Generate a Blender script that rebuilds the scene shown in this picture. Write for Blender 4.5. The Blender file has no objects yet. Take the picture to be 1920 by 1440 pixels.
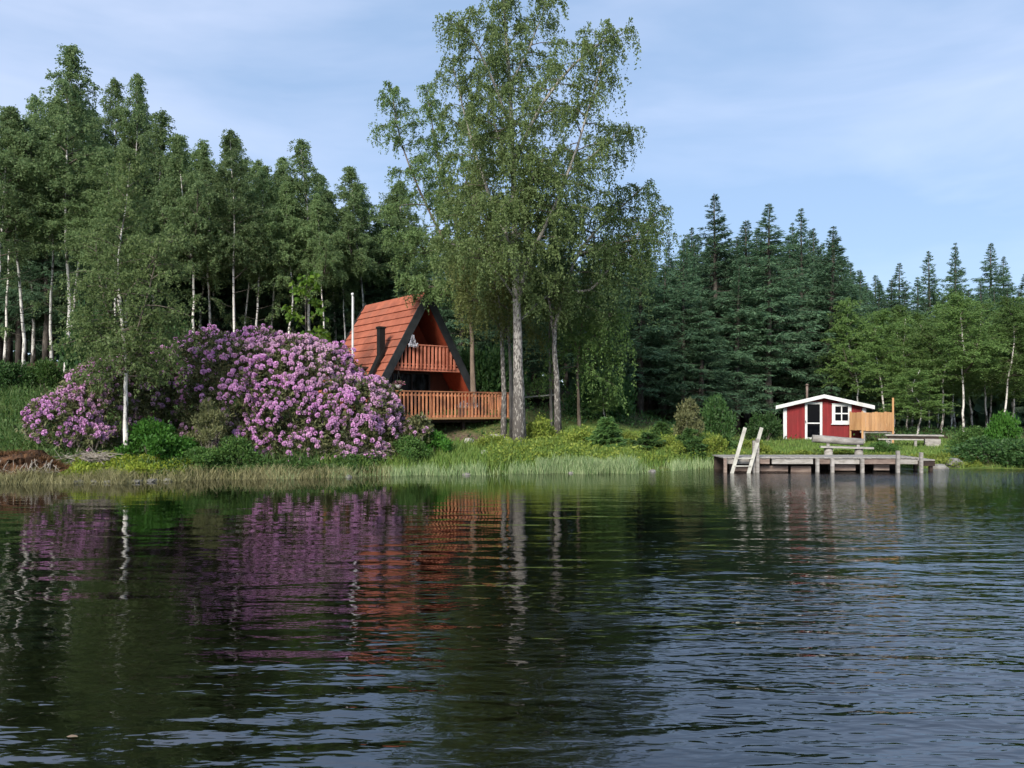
import bpy, math, random
import numpy as np
from mathutils import Matrix, Vector

R = math.radians
PI = math.pi
scene = bpy.context.scene
C = scene.collection
random.seed(7)

# ------------------------------------------------------------------ camera
F, CU, VH, CAMH = 1440.0, 960.0, 770.0, 2.0        # focal length / horizon in photo pixels, eye height over the water
cd = bpy.data.cameras.new('camera')
cam = bpy.data.objects.new('camera', cd)
C.objects.link(cam)
cam.location = (0, 0, CAMH)
cam.rotation_euler = (R(90), 0, 0)
cd.sensor_width = 36.0
cd.lens = 27.0
cd.shift_y = (VH - 720.0) / 1920.0
cd.clip_start = 0.05
cd.clip_end = 3000
scene.camera = cam

# ------------------------------------------------------------------ sky, sun, exposure
SUN = Vector((-0.38, -0.84, 0.60)).normalized()     # towards the sun
world = bpy.data.worlds.new('World')
scene.world = world
world.use_nodes = True
wn = world.node_tree
wn.nodes.clear()
def N(nt, typ, **kw):
    n = nt.nodes.new(typ)
    for k, v in kw.items():
        setattr(n, k, v)
    return n
wout = N(wn, 'ShaderNodeOutputWorld')
wbg = N(wn, 'ShaderNodeBackground')
wsky = N(wn, 'ShaderNodeTexSky')
wsky.sky_type = 'NISHITA'
wsky.sun_disc = False
wsky.sun_elevation = math.asin(SUN.z)
wsky.sun_rotation = math.atan2(SUN.x, SUN.y)
wsky.air_density = 1.0
wsky.dust_density = 0.35
wsky.ozone_density = 2.2
wsky.altitude = 100
wtc = N(wn, 'ShaderNodeTexCoord')
wmap = N(wn, 'ShaderNodeMapping')
wmap.inputs['Scale'].default_value = (1.1, 1.1, 4.2)
wmap.inputs['Location'].default_value = (3.3, 0.4, 0.35)
wmap.inputs['Rotation'].default_value = (0.0, R(7), 0.0)
wno = N(wn, 'ShaderNodeTexNoise')
wno.inputs['Scale'].default_value = 1.9
wno.inputs['Detail'].default_value = 5.0
wno.inputs['Roughness'].default_value = 0.52
wno.inputs['Distortion'].default_value = 0.35
wcr = N(wn, 'ShaderNodeValToRGB')
wcr.color_ramp.elements[0].position = 0.40
wcr.color_ramp.elements[0].color = (0, 0, 0, 1)
wcr.color_ramp.elements[1].position = 0.72
wcr.color_ramp.elements[1].color = (1, 1, 1, 1)
wmix = N(wn, 'ShaderNodeMix', data_type='RGBA')
wmix.inputs[0].default_value = 0.70
wcl = N(wn, 'ShaderNodeMix', data_type='RGBA')             # thin high cloud veil, denser in streaks
wcl.inputs[6].default_value = (2.55, 3.60, 5.35, 1)
wcl.inputs[7].default_value = (4.5, 5.2, 6.8, 1)
L_ = wn.links.new
L_(wtc.outputs['Generated'], wmap.inputs['Vector'])
L_(wmap.outputs['Vector'], wno.inputs['Vector'])
L_(wno.outputs['Fac'], wcr.inputs['Fac'])
L_(wcr.outputs['Color'], wcl.inputs[0])
L_(wcl.outputs[2], wmix.inputs[7])
L_(wsky.outputs['Color'], wmix.inputs[6])
L_(wmix.outputs[2], wbg.inputs['Color'])
wbg.inputs['Strength'].default_value = 0.105
L_(wbg.outputs['Background'], wout.inputs['Surface'])

sd = bpy.data.lights.new('sun', 'SUN')
sd.energy = 3.8
sd.angle = R(20)
sd.color = (1.0, 0.94, 0.85)
sun = bpy.data.objects.new('sun', sd)
C.objects.link(sun)
sun.rotation_euler = (-SUN).to_track_quat('-Z', 'Y').to_euler()

scene.view_settings.view_transform = 'Standard'
scene.view_settings.look = 'None'
scene.view_settings.gamma = 1.0
scene.view_settings.use_curve_mapping = False
scene.view_settings.exposure = 0.75
cy = scene.cycles
cy.max_bounces = 4
cy.diffuse_bounces = 2
cy.glossy_bounces = 2
cy.transmission_bounces = 2
cy.sample_clamp_indirect = 6.0
cy.use_denoising = True
cy.use_adaptive_sampling = True
cy.adaptive_threshold = 0.03

# ------------------------------------------------------------------ helpers
def tag(o, label=None, cat=None, group=None, kind=None):
    if label: o['label'] = label
    if cat: o['category'] = cat
    if group: o['group'] = group
    if kind: o['kind'] = kind
    return o

def obj(name, mesh, mat=None, parent=None, loc=None):
    o = bpy.data.objects.new(name, mesh)
    C.objects.link(o)
    if mat is not None and not mesh.materials:
        mesh.materials.append(mat)
    if parent is not None:
        o.parent = parent
    if loc is not None:
        o.location = loc
    return o

def thing(name, label, cat, loc=(0, 0, 0), rotz=0.0, group=None):
    o = bpy.data.objects.new(name, None)
    C.objects.link(o)
    o.empty_display_size = 0.2
    o.location = loc
    o.rotation_euler = (0, 0, rotz)
    return tag(o, label, cat, group)

def mesh_np(name, V, Q, smooth=False):
    """mesh from arrays: V (n,3), Q list of index arrays, all quads (m,4) or tris (m,3)"""
    me = bpy.data.meshes.new(name)
    V = np.asarray(V, np.float32)
    Q = np.asarray(Q, np.int32)
    k = Q.shape[1]
    me.vertices.add(len(V))
    me.vertices.foreach_set('co', V.ravel())
    me.loops.add(Q.size)
    me.loops.foreach_set('vertex_index', Q.ravel())
    me.polygons.add(len(Q))
    me.polygons.foreach_set('loop_start', np.arange(len(Q), dtype=np.int32) * k)
    me.polygons.foreach_set('loop_total', np.full(len(Q), k, np.int32))
    if smooth:
        me.polygons.foreach_set('use_smooth', np.ones(len(Q), bool))
    me.update(calc_edges=True)
    return me

class MB:
    """collects simple shapes into one mesh"""
    def __init__(s):
        s.v, s.f, s.sm, s.mi, s.m = [], [], [], [], 0
    def _add(s, vs, fs, smooth=False):
        s.mi += [s.m] * len(fs)
        b = len(s.v)
        s.v += [tuple(v) for v in vs]
        s.f += [tuple(b + i for i in f) for f in fs]
        s.sm += [smooth] * len(fs)
    def box(s, x0, x1, y0, y1, z0, z1):
        vs = [(x, y, z) for z in (z0, z1) for y in (y0, y1) for x in (x0, x1)]
        s._add(vs, [(0, 2, 3, 1), (4, 5, 7, 6), (0, 1, 5, 4), (2, 6, 7, 3), (0, 4, 6, 2), (1, 3, 7, 5)])
        return s
    def beam(s, p0, p1, w, h, up=(0, 0, 1)):
        p0, p1 = Vector(p0), Vector(p1)
        d = (p1 - p0).normalized()
        a = d.cross(Vector(up))
        if a.length < 1e-4: a = d.cross(Vector((0, 1, 0)))
        a.normalize()
        b = a.cross(d).normalized()
        vs = []
        for p in (p0, p1):
            for (i, j) in ((-1, -1), (1, -1), (1, 1), (-1, 1)):
                vs.append(p + a * (w / 2 * i) + b * (h / 2 * j))
        s._add(vs, [(3, 2, 1, 0), (4, 5, 6, 7), (0, 1, 5, 4), (1, 2, 6, 5), (2, 3, 7, 6), (3, 0, 4, 7)])
        return s
    def tube(s, pts, rad, n=6, cap=True, smooth=True, wob=0.0, rng=None):
        pts = [Vector(p) for p in pts]
        m = len(pts)
        vs = []
        prev = None
        for i, p in enumerate(pts):
            d = (pts[min(i + 1, m - 1)] - pts[max(i - 1, 0)])
            d = d.normalized() if d.length > 1e-9 else Vector((0, 0, 1))
            if prev is None:
                a = d.cross(Vector((0, 1, 0)) if abs(d.y) < .9 else Vector((1, 0, 0))).normalized()
            else:
                a = (prev - d * prev.dot(d)).normalized()
            prev = a
            b = d.cross(a)
            r = rad[i] if hasattr(rad, '__len__') else rad
            for k in range(n):
                t = 2 * PI * k / n
                rr = r * (1 + (rng.uniform(-wob, wob) if rng is not None else 0))
                vs.append(p + a * (math.cos(t) * rr) + b * (math.sin(t) * rr))
        fs = []
        for i in range(m - 1):
            for k in range(n):
                k2 = (k + 1) % n
                fs.append((i * n + k, i * n + k2, (i + 1) * n + k2, (i + 1) * n + k))
        s._add(vs, fs, smooth)
        if cap:
            b = len(s.v) - m * n
            s.f.append(tuple(b + k for k in reversed(range(n)))); s.sm.append(False); s.mi += [s.m, s.m]
            s.f.append(tuple(b + (m - 1) * n + k for k in range(n))); s.sm.append(False)
        return s
    def poly(s, vs, fs):
        s._add(vs, fs)
        return s
    def prism(s, outline, y0, y1):
        """outline in xz, extruded along y"""
        n = len(outline)
        vs = [(x, y0, z) for x, z in outline] + [(x, y1, z) for x, z in outline]
        fs = [tuple(range(n)), tuple(reversed(range(n, 2 * n)))]
        fs += [(i, n + i, n + (i + 1) % n, (i + 1) % n) for i in range(n)]
        s._add(vs, fs)
        return s
    def lathe(s, prof, n=10, c=(0, 0, 0)):
        vs = [(c[0] + r * math.cos(2 * PI * k / n), c[1] + r * math.sin(2 * PI * k / n), c[2] + z) for r, z in prof for k in range(n)]
        fs = []
        for i in range(len(prof) - 1):
            for k in range(n):
                k2 = (k + 1) % n
                fs.append((i * n + k, i * n + k2, (i + 1) * n + k2, (i + 1) * n + k))
        s._add(vs, fs, True)
        return s
    def mesh(s, name):
        me = bpy.data.meshes.new(name)
        me.from_pydata(s.v, [], s.f)
        me.polygons.foreach_set('use_smooth', s.sm)
        if any(s.mi): me.polygons.foreach_set('material_index', s.mi)
        me.update()
        return me
    def build(s, name, mat, parent=None, loc=None):
        return obj(name, s.mesh(name), mat, parent, loc)

# ------------------------------------------------------------------ materials
def newmat(name):
    m = bpy.data.materials.new(name)
    m.use_nodes = True
    nt = m.node_tree
    nt.nodes.clear()
    out = N(nt, 'ShaderNodeOutputMaterial')
    return m, nt, out

def leaf_mat(name, c1, c2, trans=0.35, patch=None, patch_scale=0.5, island=True):
    """foliage: per-leaf colour variation, diffuse + translucent"""
    m, nt, out = newmat(name)
    l = nt.links.new
    geo = N(nt, 'ShaderNodeNewGeometry')
    oi = N(nt, 'ShaderNodeObjectInfo')
    mix = N(nt, 'ShaderNodeMix', data_type='RGBA')
    mix.inputs[6].default_value = (*c1, 1)
    mix.inputs[7].default_value = (*c2, 1)
    l(geo.outputs['Random Per Island'], mix.inputs[0])
    col = mix.outputs[2]
    if patch:
        no = N(nt, 'ShaderNodeTexNoise')
        no.inputs['Scale'].default_value = patch_scale
        no.inputs['Detail'].default_value = 2
        l(geo.outputs['Position'], no.inputs['Vector'])
        rp = N(nt, 'ShaderNodeMapRange')
        rp.inputs['From Min'].default_value = 0.42
        rp.inputs['From Max'].default_value = 0.62
        l(no.outputs['Fac'], rp.inputs['Value'])
        m2 = N(nt, 'ShaderNodeMix', data_type='RGBA')
        m2.inputs[7].default_value = (*patch, 1)
        l(rp.outputs['Result'], m2.inputs[0])
        l(col, m2.inputs[6])
        col = m2.outputs[2]
    hs = N(nt, 'ShaderNodeHueSaturation')
    mr = N(nt, 'ShaderNodeMapRange')
    mr.inputs['To Min'].default_value = 0.75
    mr.inputs['To Max'].default_value = 1.25
    l(oi.outputs['Random'], mr.inputs['Value'])
    l(mr.outputs['Result'], hs.inputs['Value'])
    l(col, hs.inputs['Color'])
    d = N(nt, 'ShaderNodeBsdfPrincipled')
    d.inputs['Roughness'].default_value = 0.55
    d.inputs['Specular IOR Level'].default_value = 0.25
    t = N(nt, 'ShaderNodeBsdfTranslucent')
    l(hs.outputs['Color'], d.inputs['Base Color'])
    l(hs.outputs['Color'], t.inputs['Color'])
    ms = N(nt, 'ShaderNodeMixShader')
    ms.inputs[0].default_value = trans
    l(d.outputs[0], ms.inputs[1]); l(t.outputs[0], ms.inputs[2])
    l(ms.outputs[0], out.inputs['Surface'])
    return m

def surf_mat(name, c1, c2, scale=(3, 3, 3), rough=0.7, bump=0.0, lo=0.35, hi=0.65, coords='Object', detail=4, spec=0.3, rnd=0.0, c3=None, s3=1.2):
    m, nt, out = newmat(name)
    l = nt.links.new
    tc = N(nt, 'ShaderNodeTexCoord')
    mp = N(nt, 'ShaderNodeMapping')
    mp.inputs['Scale'].default_value = scale
    csrc = N(nt, 'ShaderNodeNewGeometry').outputs['Position'] if coords == 'World' else tc.outputs[coords]
    l(csrc, mp.inputs['Vector'])
    no = N(nt, 'ShaderNodeTexNoise')
    no.inputs['Scale'].default_value = 1.0
    no.inputs['Detail'].default_value = detail
    no.inputs['Roughness'].default_value = 0.6
    l(mp.outputs['Vector'], no.inputs['Vector'])
    mr = N(nt, 'ShaderNodeMapRange')
    mr.inputs['From Min'].default_value = lo
    mr.inputs['From Max'].default_value = hi
    l(no.outputs['Fac'], mr.inputs['Value'])
    mix = N(nt, 'ShaderNodeMix', data_type='RGBA')
    mix.inputs[6].default_value = (*c1, 1)
    mix.inputs[7].default_value = (*c2, 1)
    l(mr.outputs['Result'], mix.inputs[0])
    col = mix.outputs[2]
    if c3 is not None:
        no3 = N(nt, 'ShaderNodeTexNoise')
        no3.inputs['Scale'].default_value = s3
        no3.inputs['Detail'].default_value = 3
        l(csrc, no3.inputs['Vector'])
        mr3 = N(nt, 'ShaderNodeMapRange')
        mr3.inputs['From Min'].default_value = 0.48
        mr3.inputs['From Max'].default_value = 0.66
        l(no3.outputs['Fac'], mr3.inputs['Value'])
        m3 = N(nt, 'ShaderNodeMix', data_type='RGBA')
        m3.inputs[7].default_value = (*c3, 1)
        l(mr3.outputs['Result'], m3.inputs[0]); l(col, m3.inputs[6])
        col = m3.outputs[2]
    if rnd:
        oi = N(nt, 'ShaderNodeObjectInfo')
        hs = N(nt, 'ShaderNodeHueSaturation')
        r2 = N(nt, 'ShaderNodeMapRange')
        r2.inputs['To Min'].default_value = 1 - rnd
        r2.inputs['To Max'].default_value = 1 + rnd
        l(oi.outputs['Random'], r2.inputs['Value'])
        l(r2.outputs['Result'], hs.inputs['Value'])
        l(col, hs.inputs['Color'])
        col = hs.outputs['Color']
    p = N(nt, 'ShaderNodeBsdfPrincipled')
    p.inputs['Roughness'].default_value = rough
    p.inputs['Specular IOR Level'].default_value = spec
    l(col, p.inputs['Base Color'])
    if bump:
        b = N(nt, 'ShaderNodeBump')
        b.inputs['Strength'].default_value = bump
        b.inputs['Distance'].default_value = 0.03
        l(no.outputs['Fac'], b.inputs['Height'])
        l(b.outputs['Normal'], p.inputs['Normal'])
    l(p.outputs[0], out.inputs['Surface'])
    return m

def birch_bark(name='birch_bark', zlow=2.6, k=0.16, white=(0.60, 0.57, 0.52), dark=(0.075, 0.065, 0.055), bar=0.57, fs=(9, 9, 1.6)):
    m, nt, out = newmat(name)
    l = nt.links.new
    tc = N(nt, 'ShaderNodeTexCoord')
    def noise(sc, det):
        mp = N(nt, 'ShaderNodeMapping'); mp.inputs['Scale'].default_value = sc
        l(tc.outputs['Object'], mp.inputs['Vector'])
        n = N(nt, 'ShaderNodeTexNoise'); n.inputs['Scale'].default_value = 1; n.inputs['Detail'].default_value = det
        l(mp.outputs['Vector'], n.inputs['Vector'])
        return n.outputs['Fac']
    a = noise((1.6, 1.6, 9), 3)
    b = noise(fs, 4)
    sep = N(nt, 'ShaderNodeSeparateXYZ'); l(tc.outputs['Object'], sep.inputs[0])
    low = N(nt, 'ShaderNodeMapRange')           # rough dark bark plates near the foot
    low.inputs['From Min'].default_value = zlow; low.inputs['From Max'].default_value = 0.0
    l(sep.outputs['Z'], low.inputs['Value'])
    r1 = N(nt, 'ShaderNodeMapRange'); r1.inputs['From Min'].default_value = bar; r1.inputs['From Max'].default_value = bar + .07
    l(a, r1.inputs['Value'])
    ad = N(nt, 'ShaderNodeMath', operation='MULTIPLY_ADD'); ad.inputs[1].default_value = k
    l(low.outputs['Result'], ad.inputs[0]); l(b, ad.inputs[2])
    r2 = N(nt, 'ShaderNodeMapRange'); r2.inputs['From Min'].default_value = 0.56; r2.inputs['From Max'].default_value = 0.66
    l(ad.outputs[0], r2.inputs['Value'])
    mx = N(nt, 'ShaderNodeMath', operation='MAXIMUM')
    l(r1.outputs['Result'], mx.inputs[0]); l(r2.outputs['Result'], mx.inputs[1])
    mix = N(nt, 'ShaderNodeMix', data_type='RGBA')
    mix.inputs[6].default_value = (*white, 1)
    mix.inputs[7].default_value = (*dark, 1)
    l(mx.outputs[0], mix.inputs[0])
    p = N(nt, 'ShaderNodeBsdfPrincipled')
    p.inputs['Roughness'].default_value = 0.7
    p.inputs['Specular IOR Level'].default_value = 0.2
    l(mix.outputs[2], p.inputs['Base Color'])
    bp = N(nt, 'ShaderNodeBump'); bp.inputs['Strength'].default_value = 0.6; bp.inputs['Distance'].default_value = 0.04
    l(b, bp.inputs['Height']); l(bp.outputs['Normal'], p.inputs['Normal'])
    l(p.outputs[0], out.inputs['Surface'])
    return m

M = {}
M['birch_bark'] = birch_bark()
M['old_birch_bark'] = birch_bark('old_birch_bark', 8.0, 0.22, (0.30, 0.280, 0.250), (0.085, 0.076, 0.068), .66, (24, 24, 7))
M['thin_branch'] = surf_mat('thin_branch', (0.075, 0.06, 0.045), (0.16, 0.135, 0.11), (5, 5, 5), 0.9)
M['brown_bark'] = surf_mat('brown_bark', (0.10, 0.075, 0.055), (0.22, 0.17, 0.13), (6, 6, 1.5), 0.9, 0.6)
M['grey_bark'] = surf_mat('grey_bark', (0.09, 0.08, 0.07), (0.20, 0.185, 0.165), (7, 7, 1.8), 0.9, 0.8)
M['spruce_bark'] = surf_mat('spruce_bark', (0.045, 0.037, 0.031), (0.11, 0.095, 0.08), (6, 6, 2), 0.9, 0.5)
M['birch_leaf'] = leaf_mat('birch_leaf', (0.110, 0.162, 0.052), (0.185, 0.242, 0.092), 0.50)
M['green_birch_leaf'] = leaf_mat('green_birch_leaf', (0.095, 0.160, 0.052), (0.165, 0.235, 0.088), 0.50)
M['olive_birch_leaf'] = leaf_mat('olive_birch_leaf', (0.125, 0.155, 0.045), (0.210, 0.240, 0.080), 0.45)
M['lake_birch_leaf'] = leaf_mat('lake_birch_leaf', (0.115, 0.175, 0.055), (0.195, 0.260, 0.095), 0.50)
M['forest_birch_leaf'] = leaf_mat('forest_birch_leaf', (0.118, 0.192, 0.074), (0.205, 0.275, 0.116), 0.52)
M['grove_leaf'] = leaf_mat('grove_leaf', (0.098, 0.178, 0.046), (0.160, 0.245, 0.074), 0.48)
M['spruce_needle'] = leaf_mat('spruce_needle', (0.058, 0.125, 0.064), (0.118, 0.195, 0.105), 0.32)
M['young_spruce_needle'] = leaf_mat('young_spruce_needle', (0.040, 0.105, 0.030), (0.110, 0.190, 0.048), 0.22)
M['maple_leaf'] = leaf_mat('maple_leaf', (0.085, 0.190, 0.022), (0.160, 0.260, 0.030), 0.42)
M['shrub_leaf'] = leaf_mat('shrub_leaf', (0.045, 0.110, 0.025), (0.100, 0.175, 0.040), 0.35)
M['bright_leaf'] = leaf_mat('bright_leaf', (0.050, 0.160, 0.022), (0.090, 0.230, 0.030), 0.38)
M['yellow_leaf'] = leaf_mat('yellow_leaf', (0.135, 0.205, 0.034), (0.260, 0.300, 0.055), 0.40)
M['lime_leaf'] = leaf_mat('lime_leaf', (0.18, 0.27, 0.030), (0.34, 0.38, 0.055), 0.40)
M['olive_leaf'] = leaf_mat('olive_leaf', (0.110, 0.125, 0.050), (0.185, 0.190, 0.085), 0.35)
M['dark_leaf'] = leaf_mat('dark_leaf', (0.030, 0.080, 0.022), (0.065, 0.130, 0.035), 0.30)
M['rhododendron_leaf'] = leaf_mat('rhododendron_leaf', (0.060, 0.082, 0.030), (0.165, 0.165, 0.070), 0.18)
M['blossom'] = leaf_mat('blossom', (0.48, 0.20, 0.45), (0.72, 0.44, 0.66), 0.25, patch=(0.58, 0.38, 0.50), patch_scale=0.55)
M['dry_leaf'] = surf_mat('dry_leaf', (0.16, 0.11, 0.075), (0.24, 0.18, 0.13), (30, 30, 30), 0.8)
M['reed'] = leaf_mat('reed', (0.10, 0.19, 0.06), (0.36, 0.42, 0.22), 0.30)
M['dry_grass'] = leaf_mat('dry_grass', (0.20, 0.20, 0.085), (0.36, 0.33, 0.17), 0.30)
M['grass'] = leaf_mat('grass', (0.075, 0.150, 0.028), (0.175, 0.240, 0.055), 0.30)
M['meadow'] = leaf_mat('meadow', (0.050, 0.115, 0.028), (0.115, 0.165, 0.050), 0.30)
M['twig'] = surf_mat('twig', (0.16, 0.13, 0.10), (0.30, 0.27, 0.23), (8, 8, 8), 0.9)
M['rust_needles'] = surf_mat('rust_needles', (0.030, 0.018, 0.012), (0.12, 0.058, 0.026), (9, 9, 9), 0.95, 0.8)
M['roof_tile'] = surf_mat('roof_tile', (0.25, 0.074, 0.043), (0.33, 0.104, 0.060), (2.5, 2.5, 2.5), 0.8, 0.0, rnd=0.12, coords='World', c3=(0.25, 0.085, 0.052), s3=1.1)
M['red_boards'] = surf_mat('red_boards', (0.20, 0.034, 0.015), (0.27, 0.050, 0.021), (8, 8, 1), 0.7, 0.1)
M['charcoal'] = surf_mat('charcoal', (0.016, 0.018, 0.020), (0.030, 0.033, 0.035), (3, 3, 3), 0.6)
M['black_metal'] = surf_mat('black_metal', (0.008, 0.008, 0.008), (0.014, 0.014, 0.014), (4, 4, 4), 0.5)
M['deck_stain'] = surf_mat('deck_stain', (0.40, 0.150, 0.070), (0.60, 0.270, 0.140), (9, 9, 3), 0.75, 0.15, rnd=0.22, coords='World', c3=(0.27, 0.120, 0.070), s3=1.6)
M['balcony_stain'] = surf_mat('balcony_stain', (0.44, 0.140, 0.085), (0.58, 0.220, 0.140), (9, 9, 3), 0.75, 0.1, rnd=0.2, coords='World', c3=(0.32, 0.100, 0.060), s3=1.6)
M['dark_wood'] = surf_mat('dark_wood', (0.020, 0.014, 0.011), (0.045, 0.030, 0.022), (5, 5, 5), 0.8)
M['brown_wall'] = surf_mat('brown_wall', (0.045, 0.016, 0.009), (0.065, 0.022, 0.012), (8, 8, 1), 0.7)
M['white_paint'] = surf_mat('white_paint', (0.52, 0.52, 0.51), (0.63, 0.63, 0.62), (4, 4, 4), 0.55, coords='World', c3=(0.43, 0.43, 0.40), s3=2.0)
M['falu_red'] = surf_mat('falu_red', (0.150, 0.013, 0.015), (0.205, 0.020, 0.021), (9, 9, 1.2), 0.8, 0.1, rnd=0.14, coords='World', c3=(0.15, 0.018, 0.018), s3=1.3)
M['grey_wood'] = surf_mat('grey_wood', (0.19, 0.175, 0.155), (0.33, 0.31, 0.285), (4, 4, 12), 0.85, 0.25, rnd=0.15)
M['pale_wood'] = surf_mat('pale_wood', (0.27, 0.26, 0.225), (0.40, 0.39, 0.34), (4, 4, 3), 0.8, 0.2)
M['brown_dock'] = surf_mat('brown_dock', (0.12, 0.085, 0.070), (0.24, 0.185, 0.155), (2, 6, 6), 0.85, 0.2, rnd=0.2)
M['fence_wood'] = surf_mat('fence_wood', (0.33, 0.170, 0.072), (0.43, 0.245, 0.110), (9, 9, 1.4), 0.75, 0.1, rnd=0.16, coords='World', c3=(0.36, 0.20, 0.10), s3=1.5)
M['stone'] = surf_mat('stone', (0.26, 0.24, 0.22), (0.44, 0.41, 0.37), (5, 5, 5), 0.9, 0.4)
M['dark_stone'] = surf_mat('dark_stone', (0.10, 0.095, 0.085), (0.22, 0.21, 0.19), (5, 5, 5), 0.85, 0.4)
M['roofing_felt'] = surf_mat('roofing_felt', (0.05, 0.05, 0.052), (0.09, 0.09, 0.09), (8, 8, 8), 0.9)
M['terracotta'] = surf_mat('terracotta', (0.45, 0.40, 0.36), (0.55, 0.50, 0.45), (6, 6, 6), 0.8)
M['curtain'] = surf_mat('curtain', (0.30, 0.31, 0.33), (0.42, 0.43, 0.45), (20, 20, 2), 0.9)
def glass_mat():
    m, nt, out = newmat('window_glass')
    p = N(nt, 'ShaderNodeBsdfPrincipled')
    p.inputs['Base Color'].default_value = (0.003, 0.0035, 0.005, 1)
    p.inputs['Roughness'].default_value = 0.04
    p.inputs['IOR'].default_value = 1.18
    nt.links.new(p.outputs[0], out.inputs['Surface'])
    return m
M['glass'] = glass_mat()
#@@SETTING
# ------------------------------------------------------------------ terrain
XS = [-150, -60, -30, -20, -13.9, -11, -7.5, -3.6, 0, 4.2, 7, 10, 13.6, 15.2, 20, 40, 150]
YS = [14, 15, 18.2, 19.6, 20.8, 21.4, 22.6, 23.6, 24.3, 25.0, 26.6, 27.2, 27.0, 26.2, 26.3, 26.5, 22]
SX = [-150, -25, -6, 3, 7, 10.5, 16, 40, 150]
SS = [0.20, 0.20, 0.175, 0.145, 0.105, 0.025, 0.018, 0.018, 0.02]
def ground_np(x, y):
    x = np.asarray(x, float); y = np.asarray(y, float)
    sh = np.interp(x, XS, YS) + 0.22 * np.sin(x * 1.3 + .6 * np.sin(x * .7)) + 0.13 * np.sin(x * 4.3 + 1)
    d = y - sh
    t = np.clip((d + 0.25) / 2.3, 0, 1)
    bank = np.interp(x, [6.5, 9.0], [0.5, 0.34]) * t * t * (3 - 2 * t)
    s = np.interp(x, SX, SS)
    dd = np.maximum(d - 1.9, 0)
    far = np.where(dd < 20, dd, 20 + (dd - 20) * 0.25)
    z = bank + s * far
    bumps = 0.10 * np.sin(x * 0.9 + 0.5 * y) * np.sin(y * 0.8 - 0.3 * x) + 0.05 * np.sin(x * 2.3 + 1.0) * np.cos(y * 2.1)
    bumps = bumps * np.clip(d / 3, 0, 1) * np.where(x > 9, 0.5, 1.0)
    z = z - 0.85 * np.exp(-(((x + 2.4) / 3.2) ** 2 + ((y - 31.6) / 2.4) ** 2)) 
    under = np.where(d < 0, np.maximum(-1.4, d * 0.55 - 0.02), 0)
    return z + bumps + under - 0.02
def gz(x, y):
    return float(ground_np(x, y))
def shore_y(x):
    return np.interp(x, XS, YS) + 0.22 * np.sin(np.asarray(x) * 1.3 + .6 * np.sin(np.asarray(x) * .7)) + 0.13 * np.sin(np.asarray(x) * 4.3 + 1)
def PX(u, D): return (u - CU) / F * D
def PZ(v, D): return CAMH + (VH - v) / F * D
def at(u, v, D): return Vector((PX(u, D), D, PZ(v, D)))
def foot(u, D, dz=0.0):
    x = PX(u, D)
    return Vector((x, D, gz(x, D) + dz))

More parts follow.
